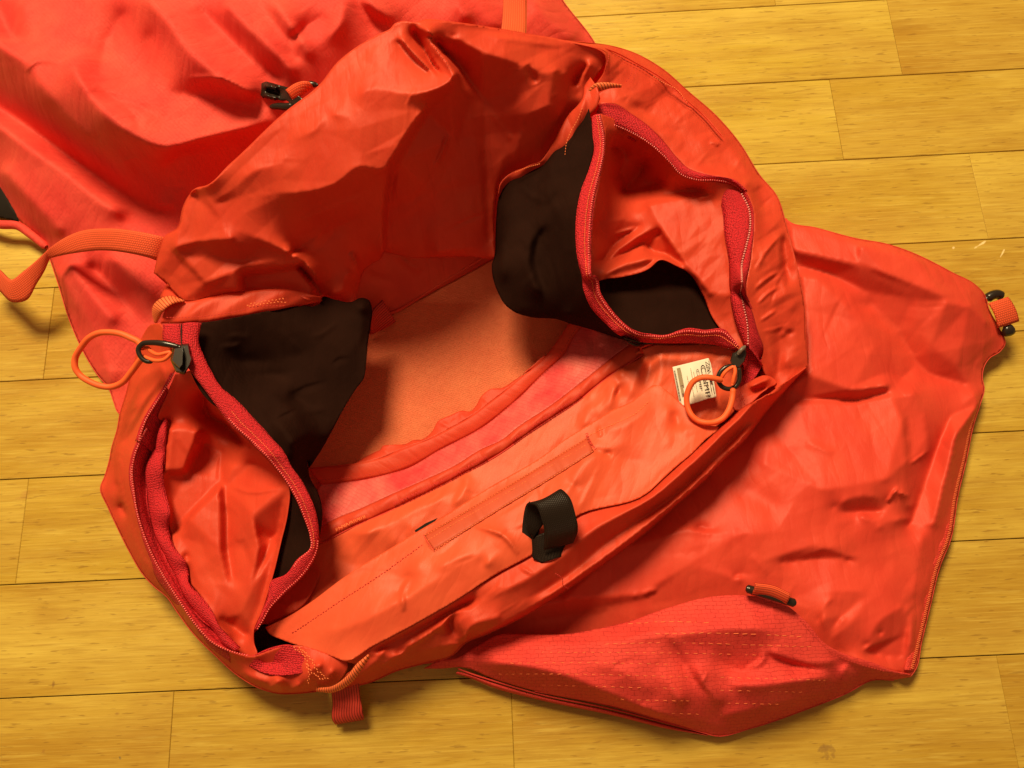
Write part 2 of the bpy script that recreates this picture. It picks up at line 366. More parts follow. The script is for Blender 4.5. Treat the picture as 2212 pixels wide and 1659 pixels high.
def cloth(name, col, col2, rough=.5, spec=.3, crink=.5, weave=.25, ripstop=0., grid=(2.2, 2.2), trans=.10, sheen=.0, ripcol=None, gate=(.38, .62)):
    """thin woven nylon: fine wave weave, faint crinkle relief, optional ripstop lattice, a little light passing through"""
    k = N(name); uv = k.n('ShaderNodeTexCoord').outputs['UV']
    big = k.noise(uv, .035, 3, .5); base = k.mix(k.ramp(big, (.35, 0.), (.68, 1.)), col, col2)
    fine = k.noise(uv, 1.4, 2, .6)
    base = k.mix(k.math('MULTIPLY', fine, .12), base, tuple(c*.6 for c in col))
    wa = k.n('ShaderNodeTexWave', wave_type='BANDS', bands_direction='X'); wa.inputs['Scale'].default_value = .55; k.l(uv, wa.inputs[0]); wa.inputs['Distortion'].default_value = .6
    wb = k.n('ShaderNodeTexWave', wave_type='BANDS', bands_direction='Y'); wb.inputs['Scale'].default_value = .55; k.l(uv, wb.inputs[0]); wb.inputs['Distortion'].default_value = .6
    wv = k.math('ADD', wa.outputs[1], wb.outputs[1])
    cr1 = k.noise(uv, .05, 3, .45, .2); cr2 = k.noise(k.mp(uv, (1, .3, 1), (0, 0, .6)), .22, 3, .5, .3)
    rid = k.math('ABSOLUTE', k.math('SUBTRACT', cr2, .5))
    r3 = k.math('ABSOLUTE', k.math('SUBTRACT', k.noise(k.mp(uv, (1, .38, 1), (0, 0, -.5)), .075, 1.2, .4, .2), .5)); nb = k.bump(cr1, crink*.5, .004); nb = k.bump(rid, crink*.9, .0013, nb); nb = k.bump(r3, crink*1.3, .0042, nb); nb = k.bump(wv, weave, .00012, nb)
    if ripstop:
        wn = k.n('ShaderNodeTexNoise'); k.l(uv, wn.inputs['Vector']); wn.inputs['Scale'].default_value = .16; wn.inputs['Detail'].default_value = 2
        wv2 = k.n('ShaderNodeVectorMath', operation='MULTIPLY_ADD'); k.l(wn.outputs['Color'], wv2.inputs[0]); wv2.inputs[1].default_value = (3.2, 3.2, 0); k.l(uv, wv2.inputs[2])
        rot = k.mp(wv2.outputs[0], (1, 1, 1), (0, 0, .1))
        br = k.n('ShaderNodeTexBrick'); k.l(rot, br.inputs[0]); br.offset = .5; br.inputs['Scale'].default_value = 1.0
        br.inputs['Brick Width'].default_value = grid[0]; br.inputs['Row Height'].default_value = grid[1]; br.inputs['Mortar Size'].default_value = .16; br.inputs['Mortar Smooth'].default_value = .6
        br.inputs['Color1'].default_value = (0, 0, 0, 1); br.inputs['Color2'].default_value = (.15, .15, .15, 1); br.inputs['Mortar'].default_value = (1, 1, 1, 1)
        gate = k.ramp(k.noise(uv, .12, 2, .5), (gate[0], 0.), (gate[1], 1.))
        f = k.math('MULTIPLY', br.outputs[0], gate)
        base = k.mix(k.math('MULTIPLY', f, ripstop), base, ripcol or tuple(min(1, c*1.25+.05) for c in col))
        nb = k.bump(k.math('SUBTRACT', 1., br.outputs[0]), .6, .0004, nb)
    k.l(base, k.b.inputs['Base Color']); k.b.inputs['Roughness'].default_value = rough; k.b.inputs['Specular IOR Level'].default_value = spec
    if sheen: k.b.inputs['Sheen Weight'].default_value = sheen; k.b.inputs['Sheen Tint'].default_value = (1, .35, .3, 1)
    k.l(nb, k.b.inputs['Normal'])
    if trans:
        tr = k.n('ShaderNodeBsdfTranslucent'); tb = k.mix(1., base, (1.0, .45, .5), 'MULTIPLY'); k.l(tb, tr.inputs[0]); mx = k.n('ShaderNodeMixShader'); mx.inputs[0].default_value = trans
        k.l(k.b.outputs[0], mx.inputs[1]); k.l(tr.outputs[0], mx.inputs[2]); k.l(mx.outputs[0], k.out.inputs[0])
    return k.m
def webbing(name, col, u=1.3, v=1.3, amp=.0006, rough=.6, dark=.45, spec=.3):
    k = N(name); uv = k.n('ShaderNodeTexCoord').outputs['UV']
    br = k.n('ShaderNodeTexBrick'); k.l(uv, br.inputs[0]); br.offset = .5; br.inputs['Scale'].default_value = 1.
    br.inputs['Brick Width'].default_value = u; br.inputs['Row Height'].default_value = v; br.inputs['Mortar Size'].default_value = .22*min(u, v); br.inputs['Mortar Smooth'].default_value = 1.
    br.inputs['Color1'].default_value = (1, 1, 1, 1); br.inputs['Color2'].default_value = (.8, .8, .8, 1); br.inputs['Mortar'].default_value = (0, 0, 0, 1)
    c = k.mix(br.outputs[0], tuple(x*dark for x in col), col); k.l(c, k.b.inputs['Base Color'])
    k.l(k.bump(br.outputs[0], .7, amp), k.b.inputs['Normal']); k.b.inputs['Roughness'].default_value = rough; k.b.inputs['Specular IOR Level'].default_value = spec
    return k.m
def knit(name, col, scale, amp, rough=.7, dark=.5, spec=.25):
    k = N(name); uv = k.n('ShaderNodeTexCoord').outputs['UV']
    vo = k.n('ShaderNodeTexVoronoi'); vo.inputs['Scale'].default_value = scale; vo.inputs['Randomness'].default_value = .45; k.l(uv, vo.inputs[0])
    c = k.mix(k.ramp(vo.outputs[0], (.15, 1.), (.7, 0.)), tuple(x*dark for x in col), col); k.l(c, k.b.inputs['Base Color'])
    inv = k.math('SUBTRACT', 1., vo.outputs[0]); k.l(k.bump(inv, .8, amp), k.b.inputs['Normal']); k.b.inputs['Roughness'].default_value = rough; k.b.inputs['Specular IOR Level'].default_value = spec
    return k.m
def plain(name, col, rough=.4, spec=.5, bump=0, scale=2.):
    k = N(name); k.b.inputs['Base Color'].default_value = tuple(col)+(1,); k.b.inputs['Roughness'].default_value = rough; k.b.inputs['Specular IOR Level'].default_value = spec
    if bump: k.l(k.bump(k.noise(k.n('ShaderNodeTexCoord').outputs['Object'], scale*1000, 3), .5, bump), k.b.inputs['Normal'])
    return k.m
NYL = cloth('orange_nylon', (.84, .082, .038), (.88, .106, .046), rough=.44, spec=.30, crink=.3, trans=.36)
LIDM = cloth('lid_nylon', (.80, .070, .040), (.85, .090, .048), rough=.46, spec=.28, crink=.3, trans=.2)
INN = cloth('inner_coated_nylon', (.76, .155, .062), (.80, .18, .072), rough=.55, spec=.3, crink=.08, weave=.5, ripstop=.38, grid=(3.2, 1.4), trans=.05, ripcol=(.92, .30, .12))
POC = cloth('inner_pocket_nylon', (.78, .100, .040), (.82, .122, .048), rough=.44, spec=.34, crink=.25)
RIP = cloth('pink_ripstop', (.73, .052, .045), (.79, .070, .052), rough=.6, spec=.25, crink=.3, weave=.6, ripstop=.62, grid=(4.8, 2.3), trans=.04, ripcol=(.46, .018, .022), gate=(.3, .6))
BOD = cloth('body_ripstop', (.75, .054, .044), (.82, .085, .060), rough=.6, spec=.25, crink=.45, weave=.5, ripstop=.22, grid=(4.4, 2.4), trans=.04, ripcol=(.95, .17, .12), gate=(.45, .62))
MIL = cloth('coated_ripstop_inside', (.76, .055, .065), (.84, .20, .17), rough=.5, spec=.3, crink=.6, ripstop=.25, grid=(4.5, 2.6), ripcol=(.75, .03, .06))
BLK = cloth('black_mesh', (.017, .0052, .003), (.024, .0078, .0045), rough=.8, spec=.06, crink=.4, weave=.9, trans=.0)
WEB = webbing('orange_webbing', (.88, .115, .038), 1.6, 1.5, .0006, dark=.66)
WEBR = webbing('red_webbing', (.60, .05, .03), 60, 1.7, .0007)
RIB = webbing('ribbed_orange_webbing', (.93, .18, .06), 2.0, 60, .0012)
VEL = webbing('black_webbing', (.022, .012, .007), 1.3, 1.0, .0008, rough=.5, dark=.35, spec=.22)
TAP = knit('zipper_tape', (.84, .030, .045), .95, .0011, dark=.42)
TEE = plain('zipper_teeth', (.92, .12, .12), .22, .8)  # tooth colour brightened to paint in some of the shine
PLA = plain('black_plastic', (.018, .013, .009), .27, .5, .00002, 1)
CRD = cloth('orange_cord', (.92, .15, .035), (.90, .12, .03), rough=.5, spec=.35, crink=.05, weave=.3, trans=.0)
STI = plain('red_thread', (.60, .045, .035), .6, .2)
STO = plain('orange_thread', (.92, .22, .08), .6, .2)
LAB = plain('label_cloth', (.80, .74, .62), .6, .25)
INK = plain('label_ink', (.03, .02, .015), .7, .2)
INKG = plain('label_grey_ink', (.33, .26, .16), .7, .2)
MBLK = plain('matte_black', (.016, .013, .010), .8, .15, .0002, .6)

# ------------------------------------------------------------ floor
k = N('parquet_wood'); tc = k.n('ShaderNodeTexCoord').outputs['Object']; oi = k.n('ShaderNodeObjectInfo')
comb = k.n('ShaderNodeCombineXYZ'); k.l(k.math('MULTIPLY', oi.outputs['Random'], 7.3), comb.inputs[2]); k.l(k.math('MULTIPLY', oi.outputs['Random'], 31.), comb.inputs[0])
va = k.n('ShaderNodeVectorMath', operation='ADD'); k.l(tc, va.inputs[0]); k.l(comb.outputs[0], va.inputs[1]); src = va.outputs[0]
g1 = k.noise(k.mp(src, (1.2, 16, 1)), 3.2, 5, .6, .6); g2 = k.noise(k.mp(src, (5, 90, 1)), 5., 4, .65, .3); blot = k.noise(k.mp(src, (.6, 2.2, 1)), 9., 4, .6)
sepc = k.n('ShaderNodeSeparateColor'); k.l(oi.outputs['Color'], sepc.inputs[0]); c = k.mix(sepc.outputs[0], (.55, .400, .046), (.42, .240, .026))
c = k.mix(k.ramp(g1, (.38, 0.), (.68, .7)), c, (.38, .21, .026)); c = k.mix(k.ramp(blot, (.40, 0.), (.70, .75)), c, (.66, .50, .085)); blot2 = k.noise(k.mp(src, (1.1, 3, 1), loc=(5, 2, 0)), 7., 4, .6, .5); c = k.mix(k.ramp(blot2, (.48, 0.), (.74, .6)), c, (.38, .20, .025))
c = k.mix(k.ramp(g2, (.48, 0.), (.72, .5)), c, (.31, .16, .020)); g3 = k.noise(k.mp(src, (3, 140, 1), loc=(9, 4, 0)), 6., 5, .7, .2); c = k.mix(k.ramp(g3, (.50, 0.), (.70, .4)), c, (.70, .53, .10))
pore = k.noise(k.mp(src, (16, 120, 1)), 5., 2, .5); c = k.mix(k.ramp(pore, (.63, 0.), (.70, .5)), c, (.22, .11, .018)); pl = k.noise(k.mp(src, (6, 70, 1), loc=(3, 1, 0)), 4., 3, .6); c = k.mix(k.ramp(pl, (.58, 0.), (.75, .35)), c, (.70, .56, .12))
dirt = k.noise(k.mp(src, (40, 120, 1)), 1.6, 3, .6); c = k.mix(k.ramp(dirt, (.70, 0.), (.78, .5)), c, (.24, .11, .035))
def spot(px, py, rx, ry, col, amt, dist):
    """one knot or scuff at its own place on the boards"""
    global c
    w0 = P(px, py, 0); m_ = k.n('ShaderNodeMapping', vector_type='TEXTURE'); geo = k.n('ShaderNodeNewGeometry')
    k.l(geo.outputs['Position'], m_.inputs[0]); m_.inputs[1].default_value = (float(w0[0]), float(w0[1]), 0); m_.inputs[3].default_value = (rx, ry, 1)
    m_.inputs[2].default_value = (0, 0, dist)
    nz = k.n('ShaderNodeTexNoise'); nz.inputs['Scale'].default_value = 260; k.l(geo.outputs['Position'], nz.inputs[0])
    ln = k.n('ShaderNodeVectorMath', operation='LENGTH'); k.l(m_.outputs[0], ln.inputs[0])
    v = k.math('ADD', ln.outputs['Value'], k.math('MULTIPLY', nz.outputs[0], 1.2))
    c = k.mix(k.ramp(v, (.55, amt), (1.0 if amt < .6 else .95, amt*.35), (1.35, 0.)), c, col)
spot(1785, 1621, .014, .010, (.20, .10, .035), .75, .1)
spot(115, 1478, .0022, .0065, (.22, .11, .03), .7, -.1); spot(94, 1624, .004, .004, (.30, .15, .03), .6, 0)
spot(258, 1636, .0018, .003, (.16, .12, .06), .8, 0.5); spot(55, 1068, .016, .006, (.42, .22, .05), .5, .3)
spot(2120, 527, .0155, .0017, (.95, .80, .42), .8, .45); spot(2165, 548, .011, .0013, (.95, .80, .42), .8, .9); spot(2060, 535, .003, .002, (.9, .75, .4), .8, .9)
spot(400, 630, .01, .004, (.5, .3, .05), .4, 0)
k.l(c, k.b.inputs['Base Color']); k.l(k.ramp(blot, (.3, .22), (.7, .40)), k.b.inputs['Roughness']); k.b.inputs['Specular IOR Level'].default_value = .35
nb = k.bump(g2, .3, .0008); nb = k.bump(pore, .25, .0004, nb); k.l(nb, k.b.inputs['Normal']); WOOD = k.m
DARK = plain('dark_joint', (.05, .025, .008), .9, .1)
floor = bpy.data.objects.new('floor', None); COL.objects.link(floor); floor['kind'] = 'structure'
cyw, syw = math.cos(YAW), math.sin(YAW)
def toplank(px, py):
    q = P(px, py, 0); return cyw*q[0]-syw*q[1], syw*q[0]+cyw*q[1]
bm = bmesh.new()
bmesh.ops.create_grid(bm, x_segments=1, y_segments=1, size=2.6); me = bpy.data.meshes.new('subfloor'); bm.to_mesh(me); bm.free()
sf = link('subfloor', me, DARK, floor, smooth=False); sf.location = (0, 0.2, -.004)
joints = {0: [(1675, 4)], 1: [(1933, 80)], 2: [(1808, 260)], 3: [(2115, 424)], 4: [(105, 720)], 5: [(2350, 1050)], 6: [(38, 1220)], 7: [(2420, 1300)], 8: [(370, 1570), (1108, 1585), (2190, 1600)]}
TONES = [toplank(a, b)+(t,) for a, b, t in ((2080, 80, .95), (1600, 90, .2), (2000, 250, .6), (1700, 270, .05), (1900, 420, .45), (2160, 420, .3), (2100, 620, .75), (2150, 820, .6), (2150, 1050, .5), (2150, 1300, .75), (50, 560, .6), (50, 720, .55), (150, 720, .15), (100, 930, .3), (10, 1130, .5), (150, 1150, .35), (200, 1380, .7), (200, 1570, .85), (700, 1570, .65), (1500, 1600, .75))]  # board tones; the bottom rows are toned darker to paint in a person's shadow
def board(x0, x1, ytop, ybot):
    gp = .00030; x0 += .00007; x1 -= .00007; y0 = ybot+gp; y1 = ytop-gp
    me = bpy.data.meshes.new('plank'); b = .00035; zt = rng.uniform(-.00025, 0); cx, cy = (x0+x1)/2, (y0+y1)/2
    V = []
    for dz, e in ((-.003, 0), (-b, 0), (0, b)):
        for (x, y) in ((x0+e, y0+e), (x1-e, y0+e), (x1-e, y1-e), (x0+e, y1-e)): V.append((x-cx, y-cy, zt+dz))
    F = [(8, 9, 10, 11)]
    for r in (0, 4):
        for i in range(4): F.append((r+i, r+(i+1) % 4, r+4+(i+1) % 4, r+4+i))
    me.from_pydata(V, [], F); me.update(); o = link('plank', me, WOOD, floor, smooth=False)
    best = min(TONES, key=lambda t: (0 if (y0 < t[1] < y1 and x0 < t[0] < x1) else 1)); tn = best[2] if (y0 < best[1] < y1 and x0 < best[0] < x1) else rng.uniform(.25, .7)
    o.color = (tn, 0, 0, 1); o.rotation_euler = (0, 0, -YAW); o.location = (cyw*cx+syw*cy, -syw*cx+cyw*cy, 0)
for r in range(-16, 22):
    yt = PO-PW*(r-1); yb = PO-PW*r         # board r lies above line r
    xs = sorted(toplank(*p)[0] for p in joints.get(r, []))
    if not xs: xs = [rng.uniform(-.2, .2)] if not (0 <= r <= 8) else [.62]
    full = [xs[0]-.92*k_ for k_ in (4, 3, 2, 1)]+xs+[xs[-1]+.92*k_ for k_ in (1, 2, 3, 4)]
    full = [x for x in full if -2.4 < x < 2.4]
    for a, b in zip(full[:-1], full[1:]): board(a, b, yt, yb)

# ------------------------------------------------------------ backpack
bag = bpy.data.objects.new('backpack', None); COL.objects.link(bag); bag.location = (0, 0, 0)
bag['label'] = 'orange red climbing backpack lying open on the wooden floor with its lid flipped right'; bag['category'] = 'backpack'
exec_parts = []

# main body behind the collar
body_out = T('D', (-160, -160, 70), (300, -170, 95), (700, -170, 100), (1100, -160, 50), (1180, -60, 14), (1215, 0, 10), (1283, 90, 8), (1330, 200, 8), (1100, 400, 6), (700, 620, 6), (420, 860, 6),
             (270, 897, 5), (258, 893, 5), (246, 868, 5), (237, 842, 5), (210, 808, 5), (185, 768, 5), (150, 690, 5), (125, 610, 5), (105, 552, 5), (92, 522, 6), (66, 500, 8), (40, 475, 8), (20, 443, 8), (0, 412, 8), (-60, 330, 8), (-160, 200, 10))
body_lines = [
    T('a', (-300, 60, 74), (0, 290, 86), (110, 370, 88), (210, 450, 88), (255, 540, 88), (400, 700, 84), (570, 870, 78), (760, 1030, 64), (900, 1150, 52)),      # seam crest
    T('a', (-300, 540, 30), (0, 705, 34), (250, 870, 32), (450, 1020, 26), (580, 1110, 24), (800, 1270, 24), (1180, 1410, 24)),                                # valley
    T('a', (-300, 640, 44), (0, 820, 50), (200, 960, 52), (400, 1090, 50), (650, 1290, 46), (850, 1420, 42)),                                                  # lower roll crest
    T('a', (0, 1080, 38), (150, 1250, 38), (300, 1400, 36), (420, 1530, 32)),
    T('a', (150, 0, 88), (165, 240, 82), (230, 420, 90)),
    T('a', (-100, -100, 80), (0, 60, 70), (80, 230, 72), (160, 265, 78)),
    T('a', (420, 330, 100), (520, 520, 104), (600, 640, 102), (720, 770, 100), (850, 860, 96), (1100, 960, 88), (1300, 900, 86), (1600, 820, 80), (1820, 740, 76)),
    T('a', (1060, 1110, 58), (1130, 1020, 64), (1300, 975, 66), (1600, 940, 58)),
    T('a', (1000, 1330, 40), (1190, 1330, 40), (1400, 1180, 44), (1700, 900, 56)),
    T('a', (820, 60, 84), (700, 280, 77), (640, 480, 86)), T('a', (980, 200, 90), (900, 430, 80), (760, 540, 86)),
    T('a', (900, -60, 108), (1050, 100, 110), (1220, 330, 108), (1400, 480, 104), (1600, 600, 96), (1680, 640, 90)),
    T('a', (1250, 0, 104), (1330, 90, 98), (1500, 260, 94), (1700, 440, 88), (1850, 530, 78)),
    T('a', (1440, 0, 112), (1600, 170, 110), (1800, 360, 102), (1920, 500, 92)),
    T('a', (1660, 0, 106), (1800, 180, 102), (1960, 420, 92)), T('a', (1760, 0, 112), (1900, 180, 108), (2020, 380, 96)),
    T('a', (900, 660, 92), (1100, 610, 86), (1300, 610, 84), (1550, 660, 78), (1700, 710, 74)), T('a', (1000, 760, 86), (1300, 800, 82), (1600, 770, 78)),
    T('b', (-40, 250, 95), (60, 170, 96), (180, 110, 97)), T('b', (180, 260, 98), (260, 160, 104), (300, 0, 106)),
    T('b', (370, 0, 96), (470, 110, 88), (540, 180, 80)), T('b', (430, -20, 104), (520, 80, 98), (600, 130, 90)),
    T('b', (1150, 0, 74), (1220, 100, 70), (1300, 170, 64)), T('b', (1020, 0, 86), (1100, 120, 80)),
    T('b', (1500, 0, 52), (1650, 150, 40), (1800, 260, 26)),
    T('d', (330, 330, 26), (430, 500, 24), (640, 800, 18), (700, 1000, 16), (740, 1150, 14)),
    T('d', (560, 320, 20), (700, 450, 16), (850, 620, 18), (960, 760, 16)), T('d', (700, 270, 36), (850, 400, 32), (1000, 570, 28)), T('d', (420, 300, 34), (560, 480, 30), (760, 720, 26)),
]
body_folds = [(T('a', (400, 395), (230, 400), (160, 470)), 14, 2.5), (T('a', (560, 600), (830, 660), (1030, 750)), 8, -2.2), (T('a', (620, 560), (900, 820), (900, 860)), 9, -2),
    (T('a', (1220, 500), (1500, 520), (1650, 620)), 10, 1.8), (T('a', (1250, 560), (1500, 590), (1680, 660)), 8, -1.5)]
panel('body_panel', body_out, body_lines, body_folds, BOD, g=4.4, blur=4, facets=((120, .9, 45, 2.4), (36, .3, 40, 1.8)), crumple=((60, 45, 40, 90, 12, .9),), parent=bag, uvrot=.8, relief=1.2, trim=.1)
dashes('stitching', T('a', (0, 300, 88), (110, 380, 90), (205, 462, 90), (245, 540, 90), (320, 640, 88)), 2.2, 1.6, .5, .3, STI, bag)
tube('seam_piping', T('a', (0, 288, 86), (110, 368, 88), (210, 450, 88), (262, 548, 87), (400, 700, 83), (570, 870, 77)), [.4, .9, .9, .5], BOD, bag)
strip('body_outer_face', body_out[:8], None, drop=True, nv=4, mat=BOD, parent=bag)
strip('body_outer_face', body_out[10:]+body_out[:1], None, drop=True, nv=3, mat=BOD, parent=bag)
panel('black_edge_patch', T('D', (-90, 330, 14), (0, 400, 14), (20, 440, 12), (42, 478, 8), (20, 474, 6), (0, 470, 5), (-90, 460, 5)), mat=MBLK, thick=2, parent=bag)  # plain black patch at the left edge of the body
tube('shoulder_strap_cord', T('a', (-120, 1430, 12), (0, 1455, 14), (120, 1465, 14), (200, 1520, 12), (300, 1600, 10)), [3.6, 3.4, 3.2, 3.0], BOD, bag)

# inner back wall seen through the mouth
panel('back_lining', T('D', (560, 900, 6), (690, 1060, 6), (830, 1040, 6), (1100, 930, 6), (1260, 760, 6), (1330, 600, 8), (1200, 470, 14), (1071, 555, 10), (960, 617, 9), (850, 674, 8), (700, 720, 8)), (), 
      [(T('e', (800, 1590), (870, 1640)), 10, 1.0), (T('e', (790, 1340), (860, 1380)), 8, .8)], INN, g=5, blur=2, crumple=((14, 60, 40, 120, 30, .8),), parent=bag, uvrot=-.35, label='tan orange coated back panel inside the mouth')
panel('side_lining', T('D', (690, 720, 9), (850, 674, 9), (960, 617, 10), (1071, 555, 11), (1200, 470, 15), (1180, 380, 50), (900, 380, 60), (700, 520, 60)), (), [(T('e', (620, 250), (790, 380)), 12, 3)], NYL, g=6, blur=3, crumple=((12, 30, 50, 80, 12, 1.5),), parent=bag, label='shaded lining above the back panel seam')
tube('lining_seam', T('e', (560, 660, 10), (620, 640, 10), (760, 560, 10), (900, 470, 11), (1050, 380, 12), (1200, 285, 14)), 1.0, NYL, bag)
strip('webbing_tab', T('e', (470, 700, 26), (480, 640, 26), (545, 560, 24)), T('e', (465, 790, 12), (560, 745, 12), (630, 702, 12)), nv=4, mat=WEBR, parent=bag, thick=1.2, label='dark red webbing tab inside the mouth')

# collar: bright crest and the inner wall that falls into the bag
col_out = (T('d', (1000, 388, 88), (1030, 260, 96), (1070, 150, 102)) + T('a', (1150, 1480, 108), (1190, 1340, 115), (1225, 1270, 119), (1250, 1238, 124), (1290, 1215, 126), (1310, 1213, 128), (1500, 1058, 136), (1850, 728, 146), (2080, 545, 150))
    + T('b', (250, 410, 154), (520, 225, 160), (600, 185, 161), (620, 160, 162), (680, 140, 162), (740, 148, 162), (830, 128, 160), (960, 140, 158), (1310, 190, 142), (1480, 220, 134), (1680, 253, 122), (1860, 300, 116), (1990, 335, 110),
        (2010, 360, 106), (1960, 450, 104), (1900, 530, 100), (1870, 600, 96), (1830, 680, 92), (1760, 740, 88), (1700, 830, 84), (1620, 980, 76), (1580, 1050, 72), (1400, 1110, 64), (1320, 1170, 60), (1290, 1240, 58))
    + T('b', (1270, 1400, 50), (1262, 1560, 46), (1250, 1674, 42)) + T('e', (1230, 292, 40), (1150, 284, 40), (900, 286, 40), (720, 286, 40), (600, 262, 40), (549, 256, 42), (540, 285, 44), (470, 330, 44), (420, 380, 44), (400, 430, 44), (385, 500, 46), (345, 576, 48), (240, 560, 48), (150, 545, 50))
    + T('d', (2050, 560, 62), (1850, 500, 70), (1600, 512, 78), (1500, 518, 80), (1350, 545, 83), (1210, 572, 85), (1120, 500, 86), (1080, 448, 87)))
col_lines = [
    T('a', (1400, 1290, 126), (1530, 1200, 132), (1620, 1120, 138), (1850, 1020, 142), (1880, 930, 144), (2040, 840, 150), (2110, 740, 152)),
    T('b', (200, 733, 154), (330, 745, 152), (400, 690, 154), (425, 590, 158), (520, 575, 159), (640, 600, 160), (830, 600, 163), (930, 560, 164), (1022, 508, 166)),
    T('a', (1370, 1325, 121), (1600, 1270, 128), (1850, 1250, 131)) + T('b', (0, 1245, 132), (250, 1180, 136), (380, 1078, 141), (560, 1088, 138), (610, 1010, 142), (720, 830, 151), (830, 690, 157)),
    T('b', (1022, 510, 166), (960, 400, 166), (880, 280, 166), (828, 190, 166), (760, 170, 160)),           # crest of the tuck
    T('b', (650, 240, 163), (780, 380, 161), (880, 470, 160), (960, 505, 163), (1022, 512, 166)),
    T('b', (740, 200, 152), (820, 330, 146), (900, 460, 148), (930, 495, 156)),
    T('b', (640, 260, 156), (760, 400, 154), (850, 480, 156)),
    T('b', (835, 215, 150), (900, 300, 138), (1040, 440, 128), (1130, 560, 120), (1200, 650, 114), (1290, 780, 104), (1370, 895, 92)),   # valley right of it
    T('b', (612, 1010, 140), (580, 1130, 124), (548, 1350, 96), (540, 1660, 62)),                       # free fold edge
    T('b', (640, 1050, 118), (610, 1150, 100), (580, 1350, 74), (566, 1640, 46)),
    T('b', (1000, 230, 154), (1200, 330, 147), (1450, 420, 136), (1620, 470, 128), (1700, 440, 126)),
    T('b', (1430, 880, 96), (1400, 1020, 82)), T('b', (1640, 480, 127), (1650, 600, 119), (1690, 760, 98)), T('b', (1720, 470, 120), (1730, 600, 104)),
    T('b', (1890, 405, 114), (1840, 500, 104), (1800, 620, 94)), T('b', (1860, 430, 104), (1780, 540, 92)),
    T('b', (-60, 1650, 78), (200, 1500, 84), (440, 1400, 92)) , T('b', (0, 1420, 108), (200, 1350, 112), (420, 1250, 114)),
    T('m', (650, 525, 127), (745, 690, 123), (880, 830, 119), (1000, 895, 116), (1180, 975, 111), (1330, 1040, 105), (1450, 1100, 98), (1560, 1210, 89), (1650, 1340, 76)),
    T('d', (2150, 520, 58), (2212, 500, 60)) + T('e', (300, 400, 62), (340, 380, 62)),
    T('e', (0, 340, 56), (80, 430, 52), (140, 530, 50)), T('e', (200, 560, 50), (210, 510, 56), (170, 440, 60)),
]
col_folds = [
    (T('b', (880, 1080), (930, 980), (960, 880)), 8, 3), (T('b', (1480, 420), (1540, 540)), 8, -3), (T('b', (1000, 150), (1500, 230)), 10, -1.6), (T('b', (1200, 220), (1700, 300)), 10, 1.5),
    (T('e', (390, 440), (430, 380), (500, 330)), 8, 3), (T('e', (-100, 250), (60, 200), (200, 80)), 22, 4), (T('e', (340, 250), (380, 350), (400, 430)), 14, 5)]
col_planes = [
    T('b', (650, 1050, 117), (830, 730, 128), (985, 590, 148), (1020, 560, 150), (1005, 900, 108), (870, 1240, 84), (590, 1620, 46), (600, 1350, 74)),
    T('b', (1036, 560, 144), (1115, 650, 122), (1185, 1180, 74), (1205, 1600, 46), (900, 1640, 52), (885, 1250, 82), (1012, 960, 102)),
    T('b', (1195, 690, 112), (1362, 905, 91), (1290, 1200, 66), (1250, 1560, 46), (1228, 1560, 44), (1205, 1150, 70)),
    T('b', (900, 240, 154), (985, 235, 154), (1190, 340, 147), (1440, 428, 136), (1615, 480, 128), (1635, 690, 115), (1500, 740, 113), (1385, 870, 94), (1290, 765, 105), (1195, 630, 115), (1045, 430, 128)),
    T('m', (560, 545, 120), (485, 700, 116), (432, 860, 112), (402, 1040, 110), (600, 984, 113), (905, 968, 117), (820, 862, 119), (695, 690, 121)),
    T('m', (412, 1052, 108), (600, 1002, 110), (925, 985, 113), (1150, 1020, 105), (1415, 1112, 97), (1000, 1155, 95), (860, 1138, 97)),
    T('m', (410, 1065, 107), (860, 1150, 97), (1000, 1168, 96), (900, 1240, 97), (662, 1330, 96)),
    T('m', (672, 1345, 95), (905, 1250, 97), (1010, 1180, 97), (1430, 1128, 95), (1490, 1180, 92), (985, 1235, 92), (955, 1400, 86), (700, 1415, 86)),
    T('m', (1000, 1275, 78), (1480, 1210, 76), (1610, 1400, 66), (1010, 1395, 74)),
    T('m', (235, 1215, 90), (395, 1070, 103), (650, 1345, 93), (585, 1450, 87), (500, 1470, 87)),
    T('b', (838, 225, 163), (1018, 500, 166), (925, 492, 158), (830, 330, 152)),
]
panel('collar_panel', col_out, col_lines, col_folds, NYL, g=3.6, blur=1, trim=.06, planes=col_planes, facets=((100, 2.2, -50, 2.2), (40, .5, -30, 1.8)), crumple=((24, -35, 45, 110, 16, .8),), parent=bag, label='bright orange collar folded back with its inner side in shade')
strip('collar_outer_face', [(a, b, c_-2) for a, b, c_ in col_out[:23]], None, drop=True, nv=6, mat=NYL, parent=bag)

# right side of the mouth
r_edge = T('f', (574, -15, 116), (760, 0, 108), (900, 18, 98), (1050, 60, 90), (1250, 170, 82), (1420, 318, 76), (1600, 475, 72), (1750, 650, 70), (1880, 858, 70), (2000, 1010, 72), (2012, 1040, 72), (2050, 1170, 72)) + T('g', (1010, 180, 70), (1050, 350, 66), (1075, 500, 62), (1080, 650, 58), (1087, 797, 52))
tapeB_up = T('f', (842, 400, 98), (880, 392, 99), (950, 400, 98), (1050, 460, 94), (1150, 530, 90), (1260, 640, 86), (1350, 750, 84), (1420, 815, 84), (1560, 858, 86), (1700, 888, 86), (1790, 960, 84))
tapeC_out = T('f', (1790, 960, 84), (1838, 1070, 83), (1845, 1200, 82), (1825, 1400, 80), (1800, 1659, 76)) + T('g', (800, 500, 72), (835, 620, 66), (862, 700, 60), (850, 780, 52), (880, 850, 48))
